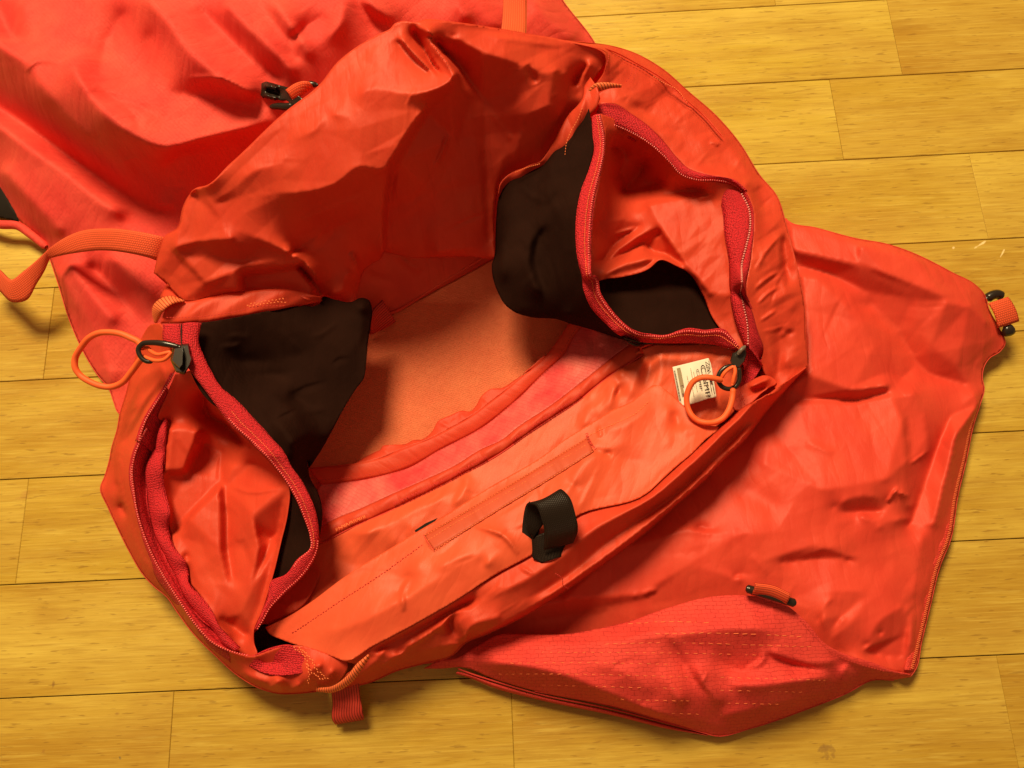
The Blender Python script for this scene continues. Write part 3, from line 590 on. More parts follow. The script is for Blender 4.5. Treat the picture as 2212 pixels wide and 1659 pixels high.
rs_out = T('b', (1680, 253, 121), (1850, 280, 114)) + r_edge[2:] + T('g', (1000, 860, 52), (930, 915, 50), (900, 870, 46)) + tapeC_out[::-1] + tapeB_up[::-1][1:] + T('f', (780, 380, 90), (790, 320, 94), (880, 170, 106), (890, 110, 110))
rs_lines = [
    T('f', (900, 58, 105), (1110, 155, 99), (1290, 270, 93), (1420, 390, 89), (1520, 480, 86), (1620, 590, 84), (1750, 760, 84), (1860, 920, 84)),
    T('f', (1000, 340, 100), (1120, 380, 94), (1280, 370, 92)), T('f', (1010, 400, 90), (1160, 460, 86), (1320, 460, 90), (1480, 560, 86)),
    T('f', (1200, 560, 90), (1300, 560, 82), (1400, 600, 84), (1560, 700, 84)), T('f', (1230, 590, 88), (1320, 610, 86)),
    T('f', (1440, 800, 80), (1600, 780, 78), (1750, 830, 76), (1830, 880, 80)), T('f', (1500, 840, 86), (1650, 850, 80)),
    T('f', (1800, 900, 88), (1780, 950, 86)), T('f', (1850, 880, 82), (1870, 960, 72), (1930, 1080, 66)),
    T('g', (930, 10, 76), (945, 130, 76), (950, 300, 74), (1010, 420, 70), (1055, 435, 66)), T('g', (960, 100, 60), (975, 280, 58), (1000, 390, 60)),
    T('g', (940, 560, 60), (945, 700, 50), (935, 860, 46)), T('g', (1000, 500, 70), (1050, 440, 68)),
    T('g', (950, 640, 62), (1000, 600, 64), (1035, 640, 60)), T('g', (970, 620, 54), (1030, 610, 54)), T('g', (960, 790, 58), (1020, 740, 58), (1080, 790, 54)),
    T('g', (885, 640, 64), (900, 760, 58), (920, 850, 52))]
panel('side_panel', rs_out, rs_lines, [(T('g', (815, 300), (880, 190), (950, 110)), 9, 2.2), (T('g', (820, 390), (890, 330), (950, 300)), 8, 1.8), (T('g', (830, 470), (890, 410), (945, 380)), 7, 1.5), (T('g', (840, 560), (900, 520), (930, 500)), 7, 1.5), (T('f', (1560, 640), (1620, 660)), 7, 2)], NYL, g=3.4, blur=2, relief=.45,
      facets=((32, 1.35, -35, 2.6), (15, .35, -40, 2)), crumple=((40, -45, 24, 70, 9, .9),), parent=bag, label='orange side panel right of the mouth')
strip('side_outer_face', r_edge, None, drop=True, nv=6, mat=NYL, parent=bag)
for off, nm in ((0, 1), (9, 1)):
    s_ = T('f', (600, 2+off*2, 118), (760, 22+off*2, 111), (900, 45+off*2, 104), (1100, 142+off*2, 95), (1290, 258+off*2, 90), (1410, 372+off*2, 86), (1520, 470+off*2, 83), (1640, 605+off*2, 82))
    if off == 0: tube('rim_seam', s_, .55, NYL, bag)
    else: dashes('stitching', s_, 2.4, 1.7, .45, .35, STI, bag)
dashes('stitching', T('f', (1190, 215, 94), (1270, 265, 91), (1340, 300, 90), (1400, 370, 88), (1425, 400, 86)), 1.6, 1.3, .5, .4, STO, bag)
for q in (T('f', (905, 60, 107), (900, 110, 109), (890, 150, 108)), T('f', (1060, 130, 101), (1050, 200, 102), (1010, 260, 100)), T('f', (1085, 140, 99), (1075, 210, 100), (1040, 270, 99)), T('f', (1020, 110, 103), (980, 150, 104))):
    dashes('stitching', q, 2.0, 1.4, .45, .35, STI, bag)

# lining and mesh of the right pocket
panel('pocket_bottom_mesh', T('g', (-40, 240, 56), (120, 200, 30), (330, 180, 30), (560, 330, 46), (720, 600, 54), (740, 700, 54), (650, 690, 54), (450, 670, 54), (200, 670, 54), (60, 610, 54), (-20, 480, 54)), (T('g', (40, 360, 56), (200, 310, 58), (330, 300, 58), (460, 350, 56), (560, 450, 54)),), (), BLK, g=5, blur=3, parent=bag, relief=.5, label='black mesh at the bottom of the right pocket')
lin = T('f', (850, 460, 108), (1000, 520, 92), (1180, 650, 86), (1300, 770, 82), (1370, 855, 80), (1500, 895, 82), (1620, 905, 82), (1720, 930, 80), (1790, 1000, 76), (1780, 1659, 66)) + T('g', (760, 560, 62), (770, 690, 58), (735, 705, 58), (655, 620, 56), (600, 545, 56), (545, 420, 58), (475, 312, 62), (410, 270, 66), (322, 240, 70), (268, 285, 66), (130, 330, 62)) + T('f', (870, 1535, 62), (835, 1545, 60), (800, 1520, 62), (790, 1300, 72), (800, 1150, 80), (860, 800, 96), (880, 600, 104))
lin_lines = [T('f', (1150, 700, 46), (1100, 850, 42), (1000, 950, 40), (1300, 880, 48)), T('f', (900, 590, 98), (960, 580, 92), (1010, 600, 86)), T('f', (900, 660, 70), (1000, 700, 60), (950, 900, 50)), T('f', (1120, 1005, 50), (1200, 1000, 56), (1400, 960, 62), (1560, 960, 68))]
lin_planes = [
    T('f', (1160, 1050, 64), (1400, 1000, 68), (1560, 985, 71), (1635, 1200, 71), (1690, 1640, 67), (1565, 1630, 65), (1400, 1435, 67), (1245, 1215, 67)),
    T('f', (815, 1155, 72), (1010, 1140, 62), (1110, 1182, 57), (930, 1325, 50), (870, 1415, 54), (805, 1400, 68)),
    T('f', (890, 1425, 60), (955, 1340, 61), (1085, 1255, 62), (1195, 1200, 63), (1240, 1240, 56), (1120, 1300, 50), (1000, 1372, 52)),
    T('f', (1245, 1250, 60), (1385, 1440, 62), (1290, 1385, 52), (1180, 1355, 48), (1150, 1310, 48)),
    T('f', (875, 1500, 67), (1005, 1432, 68), (1160, 1390, 70), (1285, 1400, 72), (1225, 1405, 64), (1100, 1465, 63), (940, 1505, 62)),
]
panel('pocket_lining', lin, lin_lines, [(T('f', (940, 1240), (1080, 1200)), 6, 2), (T('f', (1480, 1010), (1580, 990)), 7, 2)], NYL, g=3.4, blur=1, planes=lin_planes, facets=((42, .8, -50, 2.4), (18, .4, -40, 1.8)), parent=bag, label='orange lining inside the right zipped pocket')
mesh_r = T('f', (790, 515, 106), (800, 560, 106), (808, 640, 104), (772, 820, 104), (710, 1000, 104), (690, 1150, 104), (686, 1250, 102), (700, 1400, 100), (735, 1540, 96)) + T('e', (1855, 500, 92), (1900, 610, 84), (1990, 710, 78), (2090, 800, 72), (2212, 850, 66)) + T('j', (750, 378, 58), (880, 388, 56), (700, 384, 48), (560, 345, 46), (400, 292, 46), (230, 242, 48)) + T('e', (1760, 716, 52), (1690, 690, 54), (1500, 672, 56), (1400, 640, 58), (1340, 595, 60), (1290, 510, 62), (1254, 390, 64), (1252, 330, 64), (1268, 280, 64), (1275, 150, 66)) + T('b', (1280, 1420, 66), (1296, 1280, 66), (1330, 1180, 68), (1400, 1120, 72), (1570, 1060, 78), (1620, 990, 82), (1720, 820, 92), (1790, 720, 98), (1850, 640, 104))
panel('mesh_pocket', mesh_r, [T('e', (1560, 130, 88), (1600, 20, 92), (1680, -150, 96)), T('e', (1580, 560, 84), (1520, 420, 86), (1490, 320, 88), (1500, 200, 88), (1545, 100, 90)), T('e', (1620, 560, 72), (1555, 420, 74), (1530, 320, 74), (1545, 200, 76), (1600, 60, 80)),
    T('e', (1350, 460, 78), (1320, 330, 80), (1340, 150, 82), (1400, -50, 84)), T('e', (1700, 620, 74), (1800, 680, 70), (2000, 760, 64)), T('b', (1700, 900, 96), (1620, 1200, 100), (1740, 1500, 98)), T('e', (1400, 600, 66), (1550, 640, 62), (1700, 660, 60))],
      (), BLK, g=4, blur=3, relief=.7, crumple=((30, 80, 30, 110, 16, 1.0),), parent=bag, label='black mesh wall of the right pocket')
# drape of the mesh down to the bag floor, so that it shades the panel below
hem_r_out = T('b', (1292, 1262, 70), (1300, 1200, 72), (1335, 1150, 74), (1400, 1108, 76), (1480, 1080, 80), (1560, 1050, 84), (1610, 990, 88), (1660, 900, 92), (1700, 825, 96), (1760, 730, 100), (1800, 690, 103), (1835, 640, 105), (1850, 560, 106), (1890, 500, 108))
hem_r_in = T('b', (1302, 1284, 64), (1330, 1232, 66), (1370, 1195, 68), (1450, 1165, 72), (1530, 1110, 76), (1600, 1080, 80), (1690, 1045, 82), (1745, 1020, 86), (1765, 950, 92), (1800, 860, 96), (1850, 800, 100), (1890, 740, 104), (1925, 700, 108), (1955, 640, 110))
strip('collar_hem', hem_r_out, hem_r_in, nv=8, bulge=3, mat=NYL, parent=bag, wav=(1.6, 4.2, 2.5, 1), label='crumpled hem above the right mesh')
dashes('stitching', T('b', (1400, 1118, 80), (1480, 1085, 83), (1570, 1060, 86)), 1.3, 1.0, .7, .5, STO, bag, zoff=1.5)
dashes('stitching', T('b', (1725, 1010, 92), (1735, 930, 96), (1765, 850, 99), (1800, 790, 101), (1840, 700, 105)), 1.8, 1.3, .5, .4, STO, bag, zoff=2.2)
strip('hanging_loop', T('b', (1872, 620, 106), (1885, 570, 110), (1925, 538, 113), (1990, 532, 113), (2090, 550, 111)), T('b', (1905, 645, 104), (1925, 605, 107), (1960, 590, 110), (2010, 575, 111), (2092, 568, 110)), nv=4, bulge=1.5, mat=RIB, parent=bag, thick=.8, label='ribbed orange loop at the top of the right zipper')

# zipper tapes, right pocket
A_l = T('f', (792, 480, 110), (798, 600, 109), (808, 680, 108), (778, 810, 108), (722, 960, 107), (694, 1100, 106), (687, 1250, 104), (700, 1400, 102), (728, 1520, 98)) + T('e', (1848, 500, 94), (1890, 605, 86), (1980, 706, 80), (2080, 792, 74)) + T('j', (620, 342, 64), (750, 375, 62), (950, 386, 60), (1200, 386, 60), (1380, 401, 60), (1500, 430, 62), (1575, 446, 64))
A_r = T('f', (850, 462, 110), (878, 590, 109), (877, 720, 109), (852, 850, 109), (818, 1000, 109), (797, 1180, 107), (790, 1380, 105), (808, 1520, 101)) + T('e', (1922, 410, 98), (1960, 520, 92), (2020, 612, 86), (2100, 702, 80), (2212, 778, 74)) + T('j', (850, 312, 68), (990, 310, 68), (1060, 284, 70), (1150, 260, 72), (1300, 274, 70), (1470, 268, 70), (1540, 340, 68), (1595, 415, 68))
zt = strip('zipper_tape', A_l, A_r, nv=5, bulge=1.2, mat=TAP, parent=bag, thick=.8, label='red zipper tape along the right mesh')
A_t = [tuple(np.array(a)*.16+np.array(b)*.84) for a, b in zip(resample(A_l, n=90), resample(A_r, n=90))]
dashes('zipper_teeth', A_t, 1.5, .9, 1.3, .9, TEE, zt, zoff=1.2, jit=.02)
A_t2 = [tuple(np.array(a)*.42+np.array(b)*.58) for a, b in zip(resample(A_l, n=90), resample(A_r, n=90))]
dashes('stitching', A_t2, 1.3, .9, .5, .3, STO, zt, zoff=1.5)
B_lo = T('f', (826, 462, 102), (900, 512, 98), (1050, 582, 93), (1170, 655, 90), (1300, 775, 86), (1370, 852, 84), (1470, 888, 84), (1600, 893, 84), (1710, 918, 82), (1792, 985, 80))
zt = strip('zipper_tape', tapeB_up, B_lo, nv=5, bulge=2, mat=TAP, parent=bag, thick=.8, label='red zipper tape along the top right of the mouth')
dashes('zipper_teeth', B_lo, 1.5, .95, .9, .9, TEE, zt, zoff=.6, jit=.02)
zt = strip('zipper_tape', T('f', (950, 565, 88), (1020, 600, 84), (1085, 640, 80)), T('f', (960, 575, 86), (1020, 615, 82), (1075, 645, 78)), nv=2, mat=TAP, parent=bag, thick=.5)
C_in = T('f', (1570, 955, 72), (1625, 1050, 72), (1652, 1250, 72), (1680, 1400, 72)) + T('g', (690, 450, 66), (712, 560, 64), (748, 660, 60), (765, 700, 60))
C_te = T('f', (1762, 975, 80), (1812, 1075, 80), (1820, 1200, 80), (1792, 1330, 80), (1767, 1430, 79), (1760, 1600, 77)) + T('g', (743, 400, 74), (756, 470, 71), (776, 570, 67), (782, 690, 64))
zt = strip('zipper_tape', C_in, C_te, nv=6, bulge=3, mat=TAP, parent=bag, thick=.8, wav=(.8, 14, 1), label='wide red zipper tape down the right pocket')
dashes('zipper_teeth', C_te, 1.7, 1.1, 1.3, 1.1, plain('pale_zipper_teeth', (.85, .30, .28), .25, .6), zt, zoff=1.0, jit=.02)
zt = strip('zipper_tape', C_te, tapeC_out[:-1]+T('g', (860, 790, 54)), nv=4, bulge=1.5, mat=TAP, parent=bag, thick=.8, label='outer red zipper tape beside the right panel')
panel('zipper_end', T('j', (1700, 330, 58), (1800, 400, 56), (1810, 500, 53), (1760, 640, 50), (1640, 760, 48), (1560, 800, 47), (1550, 760, 46), (1640, 640, 46), (1620, 520, 50), (1650, 420, 56)), (), (), TAP, g=3, blur=1, crumple=((20, 60, 40, 20, 5, .6),), parent=bag)
panel('hem_patch', T('j', (1560, 790, 48), (1640, 740, 50), (1860, 668, 50), (1920, 720, 50), (1800, 800, 50), (1700, 900, 50), (1560, 960, 48), (1530, 900, 46)), (T('j', (1680, 770, 56), (1870, 680, 55)), T('j', (1700, 800, 48), (1830, 770, 46))), (), NYL, g=2.6, blur=1, crumple=((30, -40, 40, 26, 5, .8),), parent=bag)
dashes('stitching', T('j', (1560, 830, 50), (1610, 890, 51), (1600, 950, 50)), 1.5, 1.2, .5, .5, STI, bag, zoff=1.5); dashes('stitching', T('j', (1600, 800, 50), (1650, 900, 51)), 1.5, 1.2, .5, .5, STI, bag, zoff=1.5)

# lower inside: binding, coated strip, taped seam, front lining, inner pocket
b1u = T('i', (340, 272, 12), (450, 262, 12), (600, 245, 13), (800, 205, 14)) + T('e', (650, 1535, 15), (900, 1435, 16), (1150, 1290, 17), (1400, 1095, 18), (1600, 925, 20), (1700, 790, 22), (1760, 700, 24))
b1l = T('i', (420, 372, 11), (600, 358, 11), (800, 322, 12), (1000, 262, 13)) + T('e', (920, 1530, 14), (1170, 1400, 15), (1400, 1220, 16), (1600, 1025, 18), (1730, 900, 20), (1790, 790, 22), (1850, 715, 24))
ruf = T('e', (330, 1640, 9), (400, 1595, 9), (500, 1545, 10), (530, 1530, 11), (540, 1512, 11), (600, 1500, 12), (700, 1492, 12), (740, 1470, 12), (800, 1465, 12), (870, 1405, 13), (900, 1350, 14), (980, 1310, 14), (1060, 1278, 14), (1110, 1284, 14), (1150, 1245, 14), (1180, 1190, 15), (1240, 1140, 16), (1320, 1130, 16), (1400, 1080, 16), (1500, 1020, 17), (1560, 1000, 18))
panel('ruffled_lining', ruf + b1u[::-1][2:]+T('e', (200, 1655, 9)), (), [(T('e', (900, 1340), (1000, 1400)), 8, 2.2), (T('e', (1180, 1180), (1240, 1240)), 8, 2.2), (T('e', (540, 1520), (600, 1580)), 7, 2)], NYL, g=3, blur=1, crumple=((60, 50, 40, 40, 9, 1.5),), parent=bag, label='ruffled orange lining edge beside the binding')
strip('binding_tape', b1u, b1l, nv=6, bulge=.9, mat=NYL, parent=bag, wav=(.35, 5, 2), label='bright curved binding at the edge of the back panel')
tube('binding_cord', [(a, b+1, c_-.3) for a, b, c_ in b1l], .55, STI, bag)
dashes('stitching', [(a*.25+e_*.75, b*.25+f_*.75, (c_+z_)/2) for (a, b, c_), (e_, f_, z_) in zip(resample(b1u, n=60), resample(b1l, n=60))], 2.2, 1.5, .45, .35, STI, bag, zoff=2.3)
b2u = T('i', (300, 760, 22), (450, 632, 24), (700, 520, 27), (900, 428, 29), (1090, 345, 30), (1300, 245, 32), (1450, 150, 33), (1600, 80, 34)) + T('e', (1400, 1400, 34), (1640, 1240, 36), (1830, 1095, 37), (1950, 1000, 38), (2080, 895, 40), (2212, 815, 42)) + T('j', (700, 420, 44), (820, 380, 46))
b2l = T('i', (330, 810, 22), (440, 745, 24), (600, 660, 27), (860, 545, 29), (1090, 435, 30), (1370, 290, 32), (1500, 220, 33)) + T('e', (1340, 1530, 34), (1480, 1430, 35), (1630, 1330, 36), (1830, 1200, 37), (1930, 1115, 38), (2060, 1020, 40), (2230, 910, 42)) + T('j', (740, 460, 44), (880, 385, 46))
pz = b1l[:] + T('j', (330, 260, 30), (560, 340, 36), (800, 380, 42)) + b2u[::-1][1:]
panel('coated_strip', pz + T('i', (300, 640, 16)), (), (), MIL, g=3.4, blur=1, facets=((26, .7, 60, 1.3), (12, .2, 0, 1)), parent=bag, uvrot=.5, label='pink coated ripstop strip between the two seams')
strip('taped_seam', b2u, b2l, nv=6, bulge=2, mat=NYL, parent=bag, wav=(.7, 3.1, 2, 1), label='ridged orange seam crossing the inside')
mid = [tuple(np.array(a)*.3+np.array(b)*.7) for a, b in zip(resample(b2u, n=60), resample(b2l, n=60))]
dashes('stitching', [m_ for m_ in mid[14:30]], .9, 2.6, .5, .6, STI, bag, zoff=3.2, across=True, jit=.3)
dashes('stitching', [m_ for m_ in mid[33:46]], .9, 2.4, .5, .6, STI, bag, zoff=3.2, across=True, jit=.3)
dashes('stitching', [m_ for m_ in mid[5:11]], 1.1, 2.6, .5, .6, STO, bag, zoff=3.2, across=True, jit=.3)
tube('seam_cord', [(a, b+2, c_) for a, b, c_ in b2l[1:-2]], .5, STI, bag)
pk_top = T('i', (60, 1300, 34), (200, 1235, 38), (350, 1140, 42), (550, 990, 46), (700, 890, 48), (850, 800, 49), (1030, 688, 50), (1180, 600, 50), (1500, 400, 52), (1900, 160, 54)) + T('j', (60, 1235, 55), (160, 1170, 55), (370, 1040, 56), (500, 960, 56), (650, 895, 56), (780, 800, 55), (860, 745, 54))
front = b2l[:-2] + T('j', (700, 480, 42), (880, 395, 46), (1050, 400, 46), (1540, 440, 48), (1600, 640, 42), (1560, 960, 44), (1400, 1100, 46), (1200, 1200, 44), (900, 1250, 42)) + T('i', (1700, 700, 38), (1000, 1100, 34), (500, 1400, 28), (150, 1400, 20), (0, 1250, 18))
fl_ = [T('i', (430, 800, 20), (700, 900, 26), (950, 760, 34)), T('i', (880, 780, 40), (960, 610, 42), (1030, 680, 44)), T('i', (600, 720, 40), (850, 640, 42), (1000, 560, 42), (1300, 420, 44)),
    T('i', (1370, 295, 34), (1360, 380, 44), (1280, 520, 46)), T('i', (1340, 320, 32), (1310, 400, 38), (1220, 540, 42)), T('e', (1900, 1120, 40), (1870, 1300, 46), (1850, 1400, 50)), T('e', (2000, 1090, 42), (1960, 1250, 48), (1930, 1330, 50)), T('e', (2080, 1050, 36), (2060, 1200, 42)),
    T('j', (760, 500, 52), (700, 700, 52), (640, 860, 52)), T('j', (840, 480, 42), (800, 640, 42), (760, 780, 46)), T('j', (920, 480, 50), (920, 640, 50), (900, 760, 50)), T('j', (600, 560, 48), (540, 760, 52), (440, 980, 52)), T('j', (480, 640, 42), (430, 800, 46)),
    T('j', (1000, 950, 52), (1010, 1100, 52)), T('j', (930, 880, 54), (910, 1020, 54)), T('j', (1080, 960, 44), (1080, 1080, 46)), T('j', (1200, 960, 50), (1250, 980, 50), (1280, 1020, 50)), T('j', (1400, 860, 52), (1420, 960, 50)), T('j', (1380, 900, 49), (1420, 1010, 48))]
panel('front_lining', front, fl_, (), POC, g=3.6, blur=2, relief=.6, facets=((40, 1.2, -60, 2.4), (18, .35, -50, 2)), crumple=((30, -50, 40, 70, 11, .9),), parent=bag, uvrot=.5, label='orange front lining behind the flat inner pocket')
closed_solid('pocket_stiffener', T('i', (1028, 672), (1100, 625), (1180, 590), (1160, 612), (1100, 650), (1035, 686)), 44, 46, MBLK, bag, bev=.4, label='black strip peeping out of the inner pocket')
pk_low = T('j', (880, 745, 55), (1000, 820, 56), (1150, 960, 60), (1300, 1090, 62), (1420, 1110, 62), (1300, 1220, 64), (1180, 1340, 66), (1050, 1450, 66), (930, 1560, 66), (800, 1680, 66)) + T('i', (2050, 600, 66), (1900, 760, 66), (1790, 830, 66), (1560, 955, 64), (1280, 1135, 62), (1000, 1295, 58), (760, 1420, 54), (560, 1515, 50), (520, 1500, 48), (350, 1440, 44), (180, 1385, 38), (80, 1335, 34))
pk_lines = [T('i', (240, 1340, 48), (500, 1330, 56), (900, 1150, 66), (1300, 900, 70), (1700, 640, 72), (2000, 440, 72)) + T('j', (300, 1400, 72), (600, 1250, 70), (800, 1180, 66)),
    T('i', (1080, 790, 56), (1060, 900, 66), (960, 1060, 60), (960, 1120, 66)), T('i', (1000, 950, 56), (900, 1100, 58)), T('i', (1480, 640, 66), (1600, 690, 76), (1720, 800, 70)), T('i', (1480, 900, 74), (1600, 800, 70)), T('i', (1150, 930, 72), (1450, 850, 70), (1500, 950, 62)),
    T('i', (1900, 330, 60), (2000, 340, 68), (2100, 420, 66)), T('j', (380, 1150, 62), (600, 1100, 66), (800, 950, 62), (840, 880, 58)), T('j', (450, 1330, 66), (700, 1400, 62), (860, 1330, 66)), T('j', (960, 900, 64), (1000, 1100, 62), (960, 1300, 68)), T('j', (1030, 980, 54), (1070, 1120, 56)),
    T('j', (1100, 1150, 66), (1250, 1130, 64))]
pk = panel('inner_pocket', pk_top + pk_low, pk_lines, [(T('i', (1000, 980), (950, 1080), (960, 1200)), 10, 2.5), (T('i', (1420, 640), (1620, 720), (1700, 830)), 9, 2.4), (T('j', (400, 1200), (380, 1100)), 8, 2), (T('j', (500, 1350), (330, 1310)), 8, -2)], POC, g=3.4, blur=3, relief=.7,
    facets=((60, 1.2, -50, 2.6), (26, .3, -30, 1.8)), crumple=((24, -40, 30, 120, 16, .8),), parent=bag, uvrot=.5, label='flat orange inner pocket with a stitched top hem')
dashes('stitching', on('inner_pocket', T('i', (230, 1340), (420, 1215), (560, 1120), (700, 1030), (850, 930), (960, 850), (1085, 760)), .2), 2.0, 1.5, .5, .4, STI, pk, zoff=.2, zig=.15)
strip('hem_tape', on('inner_pocket', T('i', (1090, 700), (1300, 580), (1500, 462), (1900, 220), (2140, 75)), .7), on('inner_pocket', T('i', (1155, 800), (1350, 680), (1600, 525), (1900, 345), (2190, 160)), .7), nv=5, bulge=.5, mat=cloth('hem_tape_nylon', (.60, .085, .035), (.66, .10, .045), crink=.15), parent=pk, thick=.4)
for q in (T('i', (1090, 706), (1300, 587), (1500, 468), (1900, 226), (2135, 84)), T('i', (1160, 798), (1350, 676), (1600, 520), (1900, 340), (2185, 158)), T('i', (1110, 738), (1300, 620), (1500, 505), (1900, 262), (2150, 110))):
    dashes('stitching', on('inner_pocket', q, .9), 2.0, 1.4, .45, .4, STO, pk, zoff=.3)
dashes('stitching', T('i', (1085, 700, 58), (1110, 750, 60), (1160, 800, 61)), 1.2, 1.2, .5, .4, STI, pk, zoff=2); dashes('stitching', T('i', (2140, 40, 58), (2170, 110, 60), (2212, 160, 61)), 1.0, 2.4, .5, .5, STI, pk, zoff=2.2, across=True, jit=.4)
dashes('stitching', on('inner_pocket', T('j', (300, 1180), (400, 1130), (560, 1060), (700, 990), (820, 880)), .2), 2.2, 1.6, .5, .4, STO, pk, zoff=.2)

# front rim rolled over
fr_up = T('g', (1087, 797, 54), (1000, 860, 58), (930, 905, 62), (850, 960, 64)) + T('j', (1620, 940, 62), (1560, 1000, 62), (1460, 1090, 64), (1330, 1210, 64), (1180, 1340, 64), (1050, 1455, 64), (930, 1565, 64), (800, 1685, 64)) + T('i', (2050, 605, 64), (1900, 765, 64), (1790, 835, 64), (1560, 960, 62), (1280, 1140, 60), (1000, 1300, 56), (760, 1425, 52), (560, 1520, 48), (640, 1540, 44), (540, 1659, 34))
fr_lo = T('i', (520, 1700, 26), (640, 1680, 22), (740, 1655, 20), (900, 1585, 20), (1100, 1530, 22), (1270, 1480, 26), (1340, 1410, 32), (1500, 1340, 36), (1750, 1220, 38), (2030, 1045, 38), (2212, 920, 38)) + T('g', (255, 1650, 38), (400, 1520, 38), (560, 1380, 38), (680, 1255, 38), (760, 1180, 38), (820, 1100, 40), (880, 1020, 42), (960, 935, 44))
fr_lines = [T('g', (1030, 840, 66), (950, 920, 72)) + T('j', (1750, 850, 74), (1650, 980, 76), (1450, 1170, 76), (1300, 1320, 76), (1100, 1500, 76), (920, 1659, 76)) + T('i', (2120, 720, 74), (2000, 830, 72), (1800, 960, 70), (1600, 1070, 68), (1400, 1170, 64)),
    T('j', (1800, 950, 58), (1640, 1110, 58), (1500, 1250, 58), (1300, 1450, 58), (1150, 1600, 58)) + T('i', (2212, 800, 58), (2100, 900, 58), (1900, 1040, 56), (1700, 1150, 54)),
    T('j', (1900, 930, 62), (1700, 1130, 64), (1500, 1350, 64), (1300, 1540, 64)) + T('i', (2150, 930, 62), (1900, 1100, 60), (1700, 1220, 56), (1450, 1350, 52), (1300, 1400, 44)),
    T('i', (1460, 1095, 50), (1300, 1185, 48), (1100, 1290, 46), (900, 1390, 44), (740, 1475, 42)), T('i', (1480, 1085, 62), (1440, 1160, 60), (1300, 1200, 58), (1150, 1330, 56), (960, 1450, 50), (760, 1580, 42)),
    T('i', (1300, 1195, 54), (1255, 1260, 42), (1290, 1340, 40), (1350, 1385, 44)), T('i', (1400, 1190, 60), (1320, 1260, 58), (1370, 1360, 54)), T('i', (1360, 1395, 50), (1365, 1330, 58), (1600, 1220, 62)),
    T('i', (1340, 1400, 44), (1200, 1420, 42), (1000, 1480, 38), (820, 1580, 34)), T('i', (1200, 1300, 48), (1050, 1400, 44), (900, 1480, 40)),
    T('i', (840, 1440, 52), (760, 1530, 48), (640, 1640, 34))]
panel('front_rim', fr_up + fr_lo, fr_lines, [(T('g', (640, 1130), (720, 1060)), 7, 2), (T('g', (840, 960), (760, 1080)), 8, -2), (T('i', (1700, 900), (1800, 960)), 7, 2)], NYL, g=3.4, blur=1, relief=.85, trim=.12, facets=((34, 1.1, -36, 3.2), (16, .3, -40, 2)), crumple=((24, -38, 16, 130, 12, 1.0),), parent=bag, label='rolled front rim of the mouth')
strip('rim_outer_face', fr_lo, None, drop=True, nv=4, mat=NYL, parent=bag)
dashes('stitching', T('i', (1940, 950, 70), (1985, 985, 66), (1990, 1030, 60), (2030, 1050, 52)), 1.4, 1.4, .5, .4, STI, bag, zoff=.8)

# left pocket
l_edge = T('d', (850, 1040, 30), (815, 1180, 22), (780, 1290, 20), (760, 1400, 20), (720, 1540, 22)) + T('h', (715, 190, 24), (680, 320, 26), (652, 395, 28), (700, 520, 28), (760, 650, 28), (840, 810, 28), (930, 960, 28), (1000, 1035, 28), (1080, 1100, 28), (1150, 1200, 28), (1250, 1335, 28), (1400, 1485, 28), (1540, 1610, 28))
E_t = T('d', (1125, 1035, 80), (1080, 1120, 78), (1010, 1230, 74), (940, 1350, 70), (900, 1480, 68)) + T('h', (950, 10, 66), (905, 100, 66), (868, 200, 64), (855, 300, 62), (865, 400, 60), (890, 560, 58), (940, 720, 56), (1000, 860, 54), (1075, 995, 54), (1170, 1140, 54), (1270, 1285, 54), (1380, 1400, 52), (1480, 1450, 50), (1620, 1488, 48))
ls = l_edge + T('l', (1120, 575, 26), (1200, 598, 24), (1300, 597, 24), (1365, 590, 26), (1430, 575, 34), (1500, 470, 44), (1440, 440, 46), (1350, 405, 46), (1260, 392, 46), (1180, 410, 46), (1090, 440, 46)) + E_t[::-1][1:] + T('d', (1150, 960, 84), (1100, 860, 86), (1060, 760, 86), (1040, 715, 84), (980, 720, 72), (920, 800, 52), (880, 920, 40))
ls_lines = [T('h', (820, 0, 54), (790, 160, 52), (770, 300, 50), (800, 450, 48), (860, 650, 46), (960, 900, 44), (1080, 1060, 42)), T('h', (760, 60, 40), (740, 250, 38), (760, 450, 38)), T('h', (780, 500, 30), (820, 580, 34)),
    T('d', (960, 1000, 60), (900, 1150, 56), (860, 1300, 54)), T('d', (1060, 980, 76), (1000, 1150, 68)), T('d', (880, 1120, 40), (830, 1250, 36)),
    T('l', (1040, 500, 36), (1120, 540, 40), (1190, 560, 38)), T('l', (1180, 520, 40), (1200, 545, 46), (1160, 580, 34)), T('l', (1220, 530, 46), (1215, 570, 40), (1210, 590, 32)), T('l', (1300, 560, 44), (1260, 580, 36)), T('l', (1400, 470, 54), (1340, 500, 50), (1330, 560, 44)), T('l', (1100, 470, 36), (1200, 490, 36), (1250, 450, 40)), T('l', (1440, 500, 50), (1400, 540, 42))]
panel('side_panel', ls, ls_lines, (), NYL, g=3.4, blur=1, facets=((34, .8, 75, 3.0), (16, .2, 75, 2)), parent=bag, label='orange side panel left of the mouth')
strip('side_outer_face', l_edge + T('l', (1120, 575, 26), (1200, 598, 24), (1300, 597, 24), (1365, 590, 26)), None, drop=True, nv=4, mat=NYL, parent=bag)
